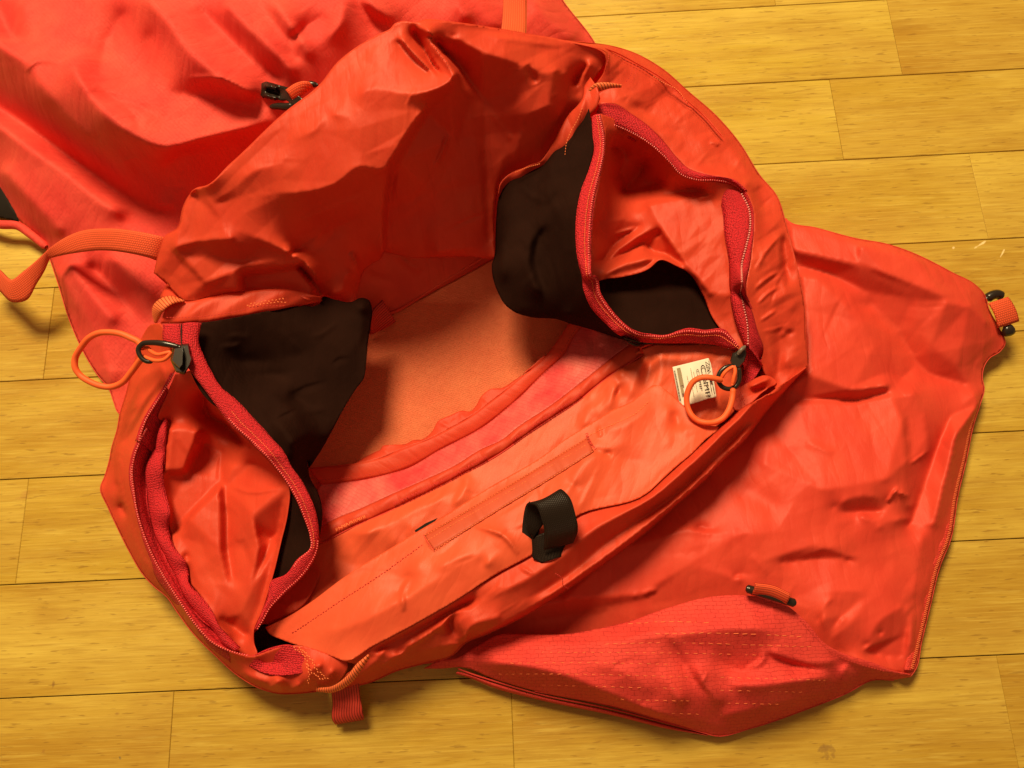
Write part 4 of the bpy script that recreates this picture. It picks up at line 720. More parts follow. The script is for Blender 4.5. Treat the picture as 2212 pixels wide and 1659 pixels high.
blk_l = T('d', (1180, 712, 92), (1240, 712, 90), (1450, 688, 84), (1700, 640, 76), (1900, 604, 68), (2080, 570, 62)) + T('e', (150, 546, 60), (240, 560, 60), (340, 575, 60), (400, 548, 60), (455, 562, 58), (475, 615, 56), (468, 720, 56), (450, 830, 56), (438, 960, 56), (420, 1070, 54), (370, 1140, 52), (290, 1270, 50), (200, 1440, 48), (130, 1560, 46), (60, 1645, 44)) + T('i', (335, 225, 44), (350, 330, 44), (400, 420, 48), (428, 520, 50), (428, 620, 52), (400, 740, 54), (385, 620, 60), (350, 520, 62), (310, 440, 66), (260, 350, 70), (180, 240, 74), (60, 110, 78), (-60, -10, 80), (-160, -90, 82)) + T('d', (1400, 1250, 84), (1230, 1010, 88), (1200, 850, 92))
panel('mesh_pocket', blk_l, [T('d', (1350, 780, 86), (1650, 740, 74), (1900, 760, 66), (2100, 700, 62)), T('d', (1400, 900, 80), (1600, 960, 62), (1900, 930, 58), (2200, 800, 62)), T('d', (1450, 1050, 80), (1700, 1050, 56), (1900, 1060, 50)), T('d', (1700, 1150, 74), (1900, 1300, 74), (2000, 1500, 72)),
    T('d', (1850, 1150, 54), (2050, 1300, 54), (2150, 1500, 52)), T('e', (300, 650, 66), (400, 700, 64), (330, 900, 60), (200, 1000, 58)), T('d', (1750, 1300, 86), (1900, 1500, 84)) + T('h', (1800, 60, 82), (1960, 240, 78)), T('e', (380, 600, 70), (450, 620, 66))], (), BLK, g=4, blur=3,
    crumple=((24, 20, 40, 110, 18, 1.5),), parent=bag, label='black mesh wall of the left pocket')
hem_lu = T('d', (1120, 560, 88), (1210, 572, 86), (1350, 545, 84), (1500, 516, 82), (1600, 505, 80), (1850, 492, 76), (1960, 510, 72), (2080, 545, 68))
hem_ll = T('d', (1040, 714, 90), (1200, 712, 90), (1450, 686, 86), (1700, 642, 80), (1800, 625, 78), (1900, 604, 74), (2000, 590, 70), (2090, 570, 66))
strip('collar_hem', hem_lu, [(a, b, c_-5) for a, b, c_ in hem_ll], nv=8, bulge=1.8, mat=NYL, parent=bag, wav=(.8, 3.6, 4, 1), label='smooth hem above the left mesh')
dashes('stitching', T('d', (1075, 676, 91), (1250, 673, 92), (1450, 650, 89), (1560, 630, 87), (1640, 608, 85), (1850, 598, 79)), 2.0, 1.4, .5, .4, STI, bag, zoff=2.4)
dashes('stitching', T('d', (1600, 600, 86), (1700, 580, 84), (1860, 560, 82)), 1.1, 1.3, .6, .5, STO, bag, zoff=3.4, zig=.8, jit=.5)
strip('hanging_loop', T('d', (1000, 705, 70), (985, 650, 80), (990, 600, 86), (1040, 550, 88), (1100, 532, 88), (1190, 560, 86)), T('d', (1010, 716, 76), (1030, 680, 84), (1050, 640, 92), (1090, 600, 94), (1140, 578, 92), (1200, 572, 88)), nv=5, bulge=1.5, mat=RIB, parent=bag, thick=.9, label='ribbed orange loop beside the left zipper')
strip('loop_end', T('d', (1035, 545, 80), (1060, 490, 76), (1085, 455, 72)), T('d', (1190, 568, 84), (1140, 510, 80), (1100, 455, 74)), nv=5, bulge=2, mat=NYL, parent=bag)
D_l = T('d', (1178, 716, 96), (1178, 860, 95), (1195, 960, 93), (1232, 1020, 92), (1300, 1110, 90), (1400, 1245, 88), (1500, 1375, 86), (1620, 1480, 84), (1720, 1580, 84)) + T('h', (1755, 235, 80), (1855, 365, 76), (1920, 480, 74), (1970, 600, 70), (2005, 700, 68), (2012, 780, 66), (1925, 860, 62), (1850, 958, 58), (1757, 1000, 54), (1735, 1100, 52), (1700, 1190, 50), (1655, 1300, 48))
D_r = T('d', (1305, 712, 94), (1290, 840, 93), (1325, 930, 91), (1380, 1040, 89), (1430, 1120, 88), (1530, 1205, 86), (1640, 1320, 84), (1750, 1440, 82), (1850, 1560, 82)) + T('h', (1880, 240, 80), (1965, 365, 76), (2030, 500, 74), (2060, 610, 70), (2068, 720, 66), (2045, 840, 62), (1985, 945, 58), (1905, 1030, 55), (1825, 1105, 53), (1750, 1180, 51), (1710, 1250, 50), (1665, 1320, 48))
zt = strip('zipper_tape', D_l, D_r, nv=6, bulge=2, mat=TAP, parent=bag, thick=.8, label='long red zipper tape along the left mesh')
Dl2 = [tuple(np.array(a)*.88+np.array(b)*.12) for a, b in zip(resample(D_l, n=110), resample(D_r, n=110))]
Dr2 = [tuple(np.array(a)*.12+np.array(b)*.88) for a, b in zip(resample(D_l, n=110), resample(D_r, n=110))]
dashes('zipper_teeth', Dl2[32:88], 1.5, .95, 1.3, .9, TEE, zt, zoff=1.0, jit=.02)
dashes('zipper_teeth', Dr2[76:], 1.5, .95, 1.0, .8, TEE, zt, zoff=.8, jit=.02)
dashes('stitching', [tuple(np.array(a)*.6+np.array(b)*.4) for a, b in zip(Dl2, Dr2)][30:80], 1.4, .9, .45, .3, STO, zt, zoff=1.9)
zt = strip('zipper_tape', T('d', (1056, 722, 93), (1060, 830, 92), (1100, 870, 90)), T('d', (1172, 718, 96), (1173, 840, 95), (1180, 880, 94)), nv=4, bulge=1, mat=TAP, parent=bag, thick=.8, label='short end of red zipper tape above the left slider')
tube('zipper_mid_line', T('d', (1175, 716, 96.5), (1176, 850, 95.5)), .35, INK, bag)  # thin black line where the two tapes meet
E_out = [(a-7, b, c_-1.5) for a, b, c_ in E_t[:9]] + T('h', (870, 520, 54), (925, 740, 50), (975, 880, 46), (1010, 980, 42), (1080, 1080, 36), (1160, 1180, 34), (1255, 1310, 32), (1360, 1430, 32), (1500, 1545, 32))
zt = strip('zipper_tape', E_out, E_t[:-1], nv=4, bulge=1, mat=TAP, parent=bag, thick=.8, label='outer red zipper tape on the left edge')
dashes('zipper_teeth', E_t, 1.5, .95, 1.1, .9, TEE, zt, zoff=.8, jit=.02)
dashes('stitching', [tuple(np.array(a)*.5+np.array(b)*.5) for a, b in zip(resample(E_out, n=60), resample(E_t[:-1], n=60))][22:], 1.4, .9, .5, .3, TEE, zt, zoff=1.2)
F_l = T('d', (1075, 1330, 56), (1040, 1400, 56), (1015, 1500, 54), (985, 1640, 52)) + T('h', (1000, 140, 50), (952, 260, 50), (945, 400, 50), (955, 540, 48), (990, 650, 44), (1040, 780, 46), (1085, 890, 46), (1150, 1000, 44), (1200, 1100, 46), (1300, 1250, 48), (1380, 1315, 46), (1440, 1400, 46), (1530, 1460, 46))
F_r = T('d', (1095, 1345, 58), (1085, 1440, 60), (1065, 1560, 58), (1062, 1640, 58)) + T('h', (1072, 150, 56), (1060, 280, 58), (1066, 420, 54), (1102, 560, 56), (1105, 680, 46), (1125, 775, 50), (1190, 865, 52), (1222, 930, 46), (1232, 1005, 48), (1305, 1100, 52), (1372, 1200, 54), (1420, 1290, 54), (1480, 1345, 50), (1560, 1430, 48))
strip('zipper_gap', E_t[1:-1], F_l, nv=4, bulge=-10, mat=TAP, parent=bag, thick=.6, label='shaded inner zipper tape behind the left teeth')
strip('zipper_tape', F_l, F_r, nv=6, bulge=3, mat=TAP, parent=bag, thick=.8, wav=(1.8, 7, .8), label='wavy wide red zipper tape inside the left pocket')
ll = T('d', (1135, 1045, 82), (1180, 1035, 82), (1232, 1022, 86), (1300, 1110, 84), (1400, 1245, 80), (1500, 1375, 76), (1620, 1480, 74), (1720, 1580, 74)) + T('h', (1755, 235, 70), (1870, 390, 66), (1862, 560, 62), (1820, 740, 58), (1770, 950, 54), (1700, 1180, 50), (1640, 1345, 46), (1645, 1400, 44), (1662, 1485, 44), (1620, 1500, 42), (1520, 1440, 40)) + [(a, b, c_-3) for a, b, c_ in F_r[::-1][1:]] + T('d', (1040, 1340, 62), (1080, 1180, 72))
ll_planes = [
    T('h', (1098, 10, 64), (1290, 20, 60), (1195, 288, 54), (1076, 282, 57)),
    T('h', (1085, 310, 50), (1205, 300, 44), (1310, 100, 34), (1440, 160, 28), (1440, 355, 36), (1212, 585, 42), (1112, 700, 42), (1105, 500, 44)),
    T('h', (1222, 600, 52), (1425, 385, 51), (1432, 800, 53), (1472, 1000, 50), (1390, 1160, 50), (1250, 950, 48), (1195, 720, 47)),
    T('h', (1455, 400, 40), (1500, 262, 44), (1640, 232, 46), (1752, 285, 54), (1850, 392, 64), (1640, 565, 60), (1682, 780, 58), (1615, 1040, 54), (1500, 985, 46), (1460, 780, 42)),
    T('h', (1642, 585, 59), (1852, 418, 63), (1810, 700, 44), (1745, 738, 41), (1688, 700, 46)),
    T('h', (1742, 765, 44), (1806, 750, 50), (1700, 1150, 47), (1640, 1310, 44), (1562, 1200, 50), (1628, 1050, 54), (1695, 790, 54)),
    T('h', (1420, 1245, 44), (1560, 1215, 49), (1625, 1330, 42), (1600, 1360, 36), (1500, 1290, 36)),
]
ll_lines = [T('h', (1330, -300, 52), (1340, -100, 30), (1500, 0, 22), (1600, 150, 28)), T('h', (1280, 30, 56), (1290, 120, 48), (1250, 250, 44)), T('h', (1200, 850, 42), (1240, 800, 48))]
panel('pocket_lining', ll, ll_lines, [(T('h', (1500, 380), (1600, 420), (1820, 400)), 8, 1.6)], NYL, g=3.4, blur=2, trim=.12, planes=ll_planes, facets=((46, .8, 80, 2.8), (20, .4, 70, 2.)), crumple=((12, 80, 30, 90, 12, .9),), parent=bag, label='orange lining inside the left zipped pocket')
panel('pocket_bottom_mesh', T('h', (1640, 1350, 30), (1700, 1280, 28), (1850, 1370, 26), (1960, 1450, 26), (1800, 1520, 24), (1650, 1480, 24)), (), (), BLK, g=5, parent=bag, label='dark mesh corner below the left zipper')
panel('front_corner_lining', T('i', (-300, 400, 14), (100, 350, 16), (330, 640, 18), (430, 740, 20), (430, 900, 22), (300, 1160, 26), (60, 1300, 22), (0, 1380, 18), (60, 1480, 14), (-60, 1480, 12), (-200, 1100, 12)), (), (), NYL, g=6, blur=2, crumple=((20, 40, 60, 60, 10, 2),), parent=bag)
panel('zipper_end', T('l', (1090, 440, 46), (1180, 400, 46), (1260, 392, 47), (1300, 420, 47), (1320, 500, 46), (1240, 520, 44), (1180, 520, 42), (1090, 490, 40), (1000, 420, 44)), (T('l', (1120, 460, 38), (1230, 470, 40)),), (), TAP, g=3, blur=1, crumple=((16, 60, 40, 24, 6, .8),), parent=bag)
for q in (T('l', (1265, 400, 49), (1310, 430, 50), (1340, 500, 50), (1400, 545, 48)), T('l', (1290, 400, 49), (1335, 440, 52), (1370, 500, 52), (1420, 540, 48)), T('l', (1325, 470, 50), (1335, 510, 50), (1330, 560, 46))):
    dashes('stitching', q, 1.5, 1.3, .55, .5, STO, bag, zoff=1.6, zig=.3, jit=.3)
strip('hanging_loop', T('l', (1370, 572, 34), (1430, 568, 42), (1500, 520, 52), (1540, 470, 56), (1590, 428, 56)), T('l', (1368, 592, 32), (1440, 596, 38), (1520, 552, 48), (1560, 500, 54), (1602, 440, 54)), nv=5, bulge=1.8, mat=RIB, parent=bag, thick=.9, label='ribbed orange loop at the front corner')
strip('webbing_tab', T('l', (1428, 560, 22), (1436, 640, 16), (1440, 724, 12), (1448, 733, 10)), T('l', (1550, 530, 26), (1556, 620, 18), (1570, 700, 14), (1572, 712, 12)), nv=4, bulge=.8, mat=WEBR, parent=bag, thick=1.2, label='dark red webbing tab below the front corner')
strip('webbing_tab', T('l', (1440, 690, 8), (1448, 735, 3)), T('l', (1565, 670, 8), (1570, 714, 3)), nv=3, mat=WEBR, parent=bag, thick=1.0)

panel('pocket_inner_mesh', T('h', (1890, 380, 60), (1862, 560, 56), (1820, 740, 52), (1770, 950, 46), (1745, 1030, 42), (1850, 970, 52), (1930, 880, 56), (2030, 780, 60), (2025, 690, 62), (1985, 590, 66), (1930, 470, 70)), (), (), BLK, g=4, blur=1, parent=bag, label='strip of black mesh seen through the left zipper')

# ------------------------------------------------------------ lid lying flat on the right
lid_out = T('g', (930, 10, 30), (975, 25, 34), (990, 40, 36), (1130, 75, 40), (1350, 133, 42), (1500, 160, 42), (1640, 208, 40), (1760, 265, 38), (1840, 308, 36), (1960, 372, 30), (2008, 425, 26), (2030, 500, 24), (2080, 592, 20), (2112, 680, 16), (2090, 712, 14), (2030, 752, 14), (2002, 800, 14), (1995, 850, 14), (2005, 912, 14), (1985, 985, 14), (1950, 1095, 12), (1912, 1280, 10), (1870, 1455, 10)) + T('k', (1940, 100, 10), (1900, 200, 10), (1868, 330, 10), (1832, 480, 10), (1805, 590, 10), (1790, 608, 10), (1730, 600, 8), (1560, 640, 5), (1300, 660, 5), (900, 640, 5), (500, 620, 5), (150, 560, 5), (40, 560, 6), (-60, 560, 8)) + T('D', (940, 1330, 12), (1150, 1250, 14), (1350, 1120, 14), (1500, 980, 14), (1620, 850, 14), (1680, 700, 16), (1680, 560, 22))
lid_planes = [
    T('g', (1000, 70, 40), (1350, 155, 47), (1345, 262, 50), (1015, 190, 45)),
    T('g', (1362, 165, 53), (1640, 232, 48), (1960, 410, 34), (1795, 428, 50), (1480, 305, 53), (1352, 262, 50)),
    T('g', (1030, 200, 44), (1345, 272, 49), (1790, 438, 49), (1640, 446, 42), (1380, 405, 34), (1200, 315, 32), (1060, 280, 32)),
    T('g', (1400, 455, 31), (1640, 456, 41), (1790, 446, 48), (1690, 600, 37), (1560, 600, 27)),
    T('g', (1560, 615, 26), (1685, 615, 36), (1720, 690, 33), (1870, 795, 29), (1930, 895, 18), (1720, 840, 17), (1640, 760, 19)),
    T('g', (1700, 612, 37), (1810, 460, 49), (1930, 480, 44), (2020, 560, 32), (1985, 780, 20), (1870, 780, 30), (1730, 685, 34)),
    T('g', (1060, 325, 43), (1150, 335, 45), (1265, 455, 45), (1365, 565, 42), (1435, 685, 40), (1505, 830, 35), (1330, 900, 45), (1095, 800, 46), (1078, 500, 42)),
    T('g', (1290, 440, 42), (1400, 480, 30), (1560, 640, 26), (1640, 800, 20), (1580, 860, 26), (1520, 830, 32), (1450, 690, 38), (1380, 560, 41)),
    T('g', (1095, 835, 46), (1330, 912, 47), (1500, 888, 47), (1508, 930, 37), (1350, 972, 31), (1040, 965, 30), (1010, 890, 38)),
    T('g', (900, 1110, 30), (1040, 990, 36), (1350, 985, 38), (1530, 950, 43), (1585, 1060, 44), (1605, 1290, 42), (1500, 1380, 46), (1180, 1440, 46), (860, 1300, 38)),
    T('g', (1550, 950, 42), (1638, 928, 42), (1688, 1030, 38), (1712, 1150, 36), (1716, 1225, 34), (1625, 1285, 37), (1605, 1080, 37)),
    T('g', (1955, 935, 24), (1980, 990, 22), (1860, 1150, 35), (1800, 1400, 31), (1745, 1620, 27), (1610, 1620, 17), (1700, 1380, 19), (1750, 1230, 20), (1830, 1050, 22)),
    T('k', (1310, 192, 31), (1480, 128, 42), (1600, 178, 32), (1450, 170, 30)), T('k', (1622, 505, 28), (1788, 355, 25), (1775, 450, 17), (1758, 540, 12), (1640, 522, 16)),
    T('k', (1462, 400, 36), (1497, 328, 36), (1635, 300, 33), (1550, 380, 30), (1490, 450, 28)), T('k', (380, 405, 14), (800, 320, 26), (1000, 200, 40), (1180, 250, 38), (900, 335, 26)),
    T('k', (500, 330, 30), (700, 140, 30), (980, 60, 40), (1150, 90, 42), (1000, 180, 41), (790, 305, 30)),
]
lid_lines = [
    T('g', (1220, 1530, 46), (1300, 1480, 44), (1440, 1470, 42), (1500, 1500, 34), (1560, 1440, 42), (1620, 1520, 32)), T('g', (1250, 1545, 34), (1400, 1550, 30), (1500, 1540, 30)), T('g', (1500, 1500, 32), (1470, 1600, 36), (1460, 1650, 38)), T('g', (1340, 1560, 40), (1450, 1600, 36), (1600, 1580, 34)),
    T('k', (1200, 190, 38), (1310, 160, 40), (1480, 120, 40), (1600, 150, 36)), T('k', (1310, 195, 28), (1450, 155, 28), (1600, 185, 28)), T('k', (1000, 60, 40), (1200, 80, 42), (1400, 60, 40), (1600, 20, 36)),
    T('k', (200, 380, 20), (500, 330, 26), (800, 300, 32), (1100, 240, 40), (1200, 230, 38)), T('k', (600, 130, 24), (800, 120, 34), (1000, 170, 40)), T('k', (150, 430, 10), (350, 420, 14), (600, 380, 18), (800, 330, 22)),
    T('k', (1380, 310, 30), (1480, 295, 36), (1640, 290, 34)), T('k', (1450, 400, 34), (1490, 330, 38), (1540, 390, 34), (1500, 450, 28)), T('k', (1480, 480, 28), (1560, 420, 32), (1640, 320, 32), (1720, 150, 26)), T('k', (1630, 500, 22), (1700, 440, 20), (1790, 370, 16)), T('k', (1620, 500, 28), (1680, 400, 32), (1780, 340, 28)), T('k', (1640, 520, 14), (1760, 540, 12)), T('k', (1790, 360, 24), (1790, 480, 20), (1770, 560, 12)),
    T('k', (1500, 500, 18), (1620, 560, 26), (1720, 590, 18), (1785, 604, 12)), T('k', (1840, 60, 26), (1810, 250, 24), (1800, 330, 24))]
lid_folds = [(T('g', (1080, 1180), (1220, 1250)), 16, 1.5), (T('g', (700, 1400), (980, 1560)), 26, -3), (T('k', (1200, 160), (1270, 230)), 20, 1), (T('g', (1560, 1440), (1620, 1470)), 6, 3), (T('g', (1500, 1500), (1560, 1420)), 6, 3), (T('g', (1620, 1300), (1720, 1230)), 6, 2.2)]
lid = panel('lid', lid_out, lid_lines, lid_folds, LIDM, g=4, blur=1, relief=.85, planes=lid_planes, facets=((90, 1.2, -28, 2.2), (36, .35, -25, 1.8)), crumple=((16, -20, 50, 120, 14, .9),), parent=bag, label='orange top lid laid out flat with a zipped edge')
strip('lid_outer_face', lid_out[1:34], None, drop=True, nv=3, mat=LIDM, parent=bag)
HEMM = knit('lid_hem', (.78, .060, .042), .8, .0006, dark=.7)
le = T('g', (1985, 985, 14), (1950, 1095, 12), (1912, 1280, 10), (1870, 1455, 10)) + T('k', (1940, 100, 10), (1900, 200, 10), (1868, 330, 10), (1832, 480, 10), (1805, 590, 10))
strip('edge_binding', le, [(a-21, b-3, c_+4) for a, b, c_ in le], nv=4, bulge=1.2, mat=HEMM, parent=bag, thick=.8, wav=(.3, 2, 1), label='reddish stitched binding on the lid edge')
dashes('stitching', [(a-6, b, c_+3) for a, b, c_ in le], 1.2, 2.2, .45, .4, STO, bag, zoff=1, across=True)
# ripstop pocket of the lid
rp_out = T('k', (-10, 580, 8), (60, 548, 16), (100, 545, 20), (180, 500, 24), (280, 452, 28), (320, 452, 28), (530, 450, 30), (640, 430, 32), (730, 410, 34), (900, 352, 40), (1050, 314, 44), (1180, 309, 46), (1300, 328, 46), (1400, 400, 44), (1480, 490, 38), (1560, 530, 32), (1650, 556, 26), (1730, 590, 18), (1795, 606, 12), (1730, 622, 8), (1650, 622, 6), (1560, 668, 6), (1400, 732, 6), (1200, 800, 8), (1070, 828, 9), (1030, 818, 10), (900, 780, 14), (700, 722, 16), (400, 662, 16), (250, 618, 16), (130, 575, 16), (60, 580, 10))
rp_lines = [T('k', (120, 560, 26), (300, 560, 40), (500, 600, 44), (700, 680, 42), (900, 760, 32), (1040, 800, 22)), T('k', (300, 480, 34), (600, 490, 42), (900, 460, 52), (1200, 430, 56), (1400, 470, 50)), T('k', (900, 460, 52), (940, 540, 42), (990, 620, 40), (1060, 700, 36)), T('k', (850, 540, 44), (900, 640, 48), (960, 720, 42)),
    T('k', (1050, 510, 42), (1100, 560, 38), (1180, 590, 38), (1250, 530, 42), (1350, 560, 36), (1500, 580, 34), (1550, 560, 32)), T('k', (1240, 510, 50), (1330, 540, 46), (1420, 560, 42), (1540, 545, 38)), T('k', (1100, 640, 48), (1250, 640, 48), (1400, 620, 44), (1520, 610, 34)), T('k', (1060, 760, 30), (1200, 730, 32), (1400, 680, 28), (1540, 640, 20)),
    T('k', (1560, 560, 34), (1540, 610, 28), (1560, 650, 16)), T('k', (1000, 560, 50), (1030, 640, 46), (1100, 720, 36)), T('k', (1500, 500, 38), (1600, 560, 30), (1740, 596, 20)), T('k', (1480, 500, 40), (1540, 560, 28), (1620, 590, 22)), T('k', (600, 560, 46), (750, 600, 50), (850, 680, 44))]
panel('lid_pocket', rp_out, rp_lines, [(T('k', (720, 470), (900, 450), (960, 560)), 20, 2.5), (T('k', (1180, 590), (1250, 540), (1240, 500)), 12, 2.5)], RIP, g=3.6, blur=2, facets=((70, 1.9, 20, 2.), (30, .4, 30, 1.5)), crumple=((20, 20, 50, 90, 14, .9),), parent=bag, uvrot=-.03, label='pinkish red ripstop pocket along the lid bottom')
strip('pocket_underside', T('k', (115, 590, 13), (160, 600, 12), (250, 632, 12), (400, 676, 12), (700, 740, 10), (900, 790, 8), (1035, 822, 6)), T('k', (108, 600, 6), (150, 612, 4), (250, 652, 3), (400, 692, 3), (700, 756, 3), (900, 805, 3), (1040, 828, 3)), nv=4, bulge=4, mat=RIP, parent=bag, label='lower band of the ripstop pocket')
strip('pocket_face', rp_out[19:29], None, drop=True, nv=2, mat=RIP, parent=bag)
tube('pocket_piping', T('k', (115, 580, 14), (160, 597, 14), (250, 626, 14), (400, 670, 14), (700, 733, 13), (900, 785, 10), (1035, 820, 8)), .5, STI, bag)
rows = [((740, 414), (900, 406), (1080, 412)), ((840, 452), (1000, 448), (1200, 452), (1400, 462)), ((620, 490), (900, 484), (1200, 492), (1450, 500)), ((380, 520), (700, 520), (1000, 524), (1250, 530)),
    ((300, 560), (600, 558), (900, 564)), ((260, 600), (500, 600), (800, 606), (1000, 612)), ((1080, 612), (1300, 618), (1480, 624)), ((420, 640), (700, 648), (960, 654)), ((1080, 660), (1250, 664), (1400, 668)), ((640, 690), (850, 698), (1000, 700)), ((1040, 706), (1200, 710), (1320, 712)), ((900, 745), (1040, 750), (1150, 750))]
for n_, rw in enumerate(rows):
    dashes('ripstop_threads', on('lid_pocket', T('k', *rw), .1), 5.2, 3.6 if n_ < 3 else 2.6, .34 if n_ < 2 else .24, .08, STO, bag, zoff=.05, jit=.1)
dashes('stitching', T('k', (1380, 390, 46), (1450, 465, 42), (1520, 530, 36), (1600, 562, 31), (1700, 590, 24)), 2.2, 1.6, .5, .3, STI, bag, zoff=1.2)

# lid tabs with black toggles
def toggle(cx, cy, ang, hl, r, z, lab, off=0.):
    """short black bar threaded through a webbing loop"""
    a = math.radians(ang); dx, dy = math.cos(a), math.sin(a)
    return tube('toggle', [(cx-dx*hl, cy-dy*hl, z), (cx-dx*hl*.6, cy-dy*hl*.6, z+.6), (cx+dx*hl*.6, cy+dy*hl*.6, z+.6), (cx+dx*hl, cy+dy*hl, z)], r, PLA, bag, label=lab, seg=12)
toggle(1665, 1287, 17, 56, 2.6, 53, 'black toggle under the lower lid tab')
strip('lid_tab', T('k', (1215, 262, 60), (1285, 272, 60), (1345, 300, 60)), T('k', (1200, 308, 52), (1265, 322, 52), (1326, 346, 52)), nv=8, bulge=3.6, rnd=True, mat=webbing('tab_webbing', (.88, .11, .04), 60, 1.7, .0008), parent=bag, thick=.8, label='striped orange webbing tab on the ripstop pocket')
tube('toggle', T('g', (2016, 446, 24), (2045, 426, 25), (2075, 420, 25), (2100, 432, 24)), 3.3, PLA, bag, label='upper black end of the right lid toggle')
tube('toggle', T('g', (2100, 604, 20), (2125, 606, 21), (2148, 594, 21)), 4.6, PLA, bag, label='lower black end of the right lid toggle')
strip('lid_tab', T('g', (2030, 464, 30), (2080, 448, 30), (2130, 432, 29)), T('g', (2080, 594, 26), (2135, 578, 26), (2188, 560, 25)), nv=8, bulge=2.0, mat=WEB, parent=bag, thick=1.2, label='orange webbing tab at the right lid corner')

# ------------------------------------------------------------ straps
strip('webbing_strap', T('D', (392, 524, 62), (350, 511, 74), (300, 500, 76), (233, 493, 70), (170, 500, 60), (135, 516, 54), (104, 538, 50)), T('D', (372, 580, 56), (330, 560, 68), (283, 548, 70), (217, 541, 62), (160, 547, 54), (128, 553, 48), (102, 560, 44)), nv=6, bulge=1, mat=WEB, parent=bag, thick=1.3, label='orange webbing strap crossing the left edge')
strip('webbing_strap', T('D', (106, 536, 50), (92, 550, 48), (70, 570, 44), (50, 586, 40), (23, 604, 36), (0, 584, 34), (-40, 545, 34)), T('D', (108, 558, 44), (96, 586, 40), (80, 612, 36), (52, 651, 30), (24, 652, 28), (0, 630, 28), (-50, 585, 30)), nv=6, bulge=1, mat=WEB, parent=bag, thick=1.3, label='twisted lower run of the left strap')
strip('webbing_strap', T('b', (1325, -60, 88), (1323, 60, 92), (1318, 130, 104), (1312, 196, 128)), T('b', (1482, -60, 84), (1480, 60, 88), (1478, 140, 100), (1476, 222, 122)), nv=6, bulge=.6, mat=WEB, parent=bag, thick=1.3, label='vertical orange strap at the top of the bag')

# ------------------------------------------------------------ buckle on the body
BK = FR['D']
def B(*p): return [(534.6+x*.08333, 147.5+y*.08333)+tuple(r) for x, y, *r in p]
panel('buckle', B((300, 560, 92), (360, 400, 94), (470, 345, 95), (600, 370, 96), (850, 440, 98), (1050, 500, 100), (1300, 700, 102), (1450, 830, 102), (1200, 1000, 98), (1010, 830, 96), (800, 820, 94), (600, 790, 92), (430, 760, 91), (330, 680, 91)), (B((480, 560, 90), (850, 640, 92)), B((400, 450, 97), (800, 520, 101)), B((420, 700, 96), (800, 780, 98))), (), PLA, g=2.2, blur=0, thick=2.5, parent=bag, label='black plastic hook buckle on the body panel')
tube('buckle_prong', B((600, 1000, 92), (800, 985, 94), (1000, 1000, 96), (1200, 980, 98)), [1.8, 2.4, 2.6], PLA, bag)
tube('buckle_bar', B((1500, 430, 102), (1700, 420, 103), (1830, 430, 103)), [2.2, 2.4, 1.2], PLA, bag)
strip('buckle_webbing', B((980, 560, 100), (1250, 380, 106), (1450, 330, 108), (1580, 360, 106)), B((1180, 860, 98), (1400, 720, 102), (1560, 600, 104), (1720, 510, 104)), nv=6, bulge=3, mat=WEB, parent=bag, thick=1, label='short webbing threaded through the hook buckle')

# ------------------------------------------------------------ zipper sliders with pulls
sl = closed_solid('zipper_slider', T('d', (1118, 868), (1160, 850), (1222, 845), (1232, 905), (1246, 945), (1232, 985), (1196, 1045), (1140, 1030), (1104, 950)), 92, 99, PLA, bag, bev=2, label='black zipper slider of the left pocket')
closed_solid('slider_bridge', T('d', (1130, 870), (1180, 862), (1188, 900), (1185, 985), (1165, 1010), (1110, 955), (1122, 910)), 98, 103, PLA, sl, bev=2)
tube('pull_ring', T('d', (1170, 868, 102), (1080, 848, 103), (980, 838, 102), (925, 845, 101), (897, 880, 100), (912, 930, 99), (950, 960, 98), (990, 962, 97)), [1.5, 2.0, 1.7, 1.5, 1.3], PLA, sl)
tube('cord_loop', T('d', (925, 880, 98), (905, 838, 96), (850, 808, 96), (780, 780, 96), (700, 770, 95), (640, 776, 94), (580, 805, 92), (525, 870, 88), (487, 940, 84), (487, 1000, 82), (520, 1050, 80), (580, 1090, 80), (650, 1118, 80), (720, 1125, 80), (790, 1098, 82), (850, 1030, 86), (895, 970, 90), (930, 925, 95)), 1.95, CRD, bag, label='orange cord loop hanging from the left slider', seg=12)
tube('cord_loop', T('d', (925, 925, 95), (960, 940, 97), (1020, 955, 99), (1070, 945, 101), (1105, 900, 102), (1075, 905, 102), (1020, 915, 101), (980, 895, 99), (950, 868, 97), (925, 880, 97)), 1.2, CRD, bag, label='knot of the orange cord in the left pull ring', seg=12)
sl = closed_solid('zipper_slider', T('j', (1535, 470), (1570, 455), (1600, 430), (1640, 405), (1655, 430), (1660, 480), (1640, 545), (1590, 600), (1540, 600), (1515, 540)), 60, 68, PLA, bag, bev=2, label='black zipper slider of the right pocket')
tube('slider_bridge', T('j', (1585, 480, 70), (1610, 445, 72), (1645, 412, 71)), 1.3, plain('worn_grey_plastic', (.16, .13, .10), .35, .5), sl)
tube('pull_ring', T('j', (1560, 580, 68), (1480, 592, 68), (1428, 640, 67), (1412, 700, 66), (1440, 755, 66), (1500, 780, 66), (1560, 762, 66), (1592, 710, 67), (1597, 650, 68), (1590, 590, 69)), 1.5, PLA, sl)
tube('cord_loop', T('j', (1450, 705, 70), (1400, 694, 72), (1330, 680, 73), (1260, 684, 72), (1195, 720, 70), (1155, 790, 68), (1140, 870, 66), (1150, 940, 65), (1185, 1010, 65), (1240, 1055, 65), (1310, 1072, 66), (1390, 1065, 66), (1450, 1035, 67), (1500, 970, 68), (1525, 900, 68), (1538, 830, 68), (1542, 770, 69)), 1.85, CRD, bag, label='orange cord loop over the white label', seg=12)
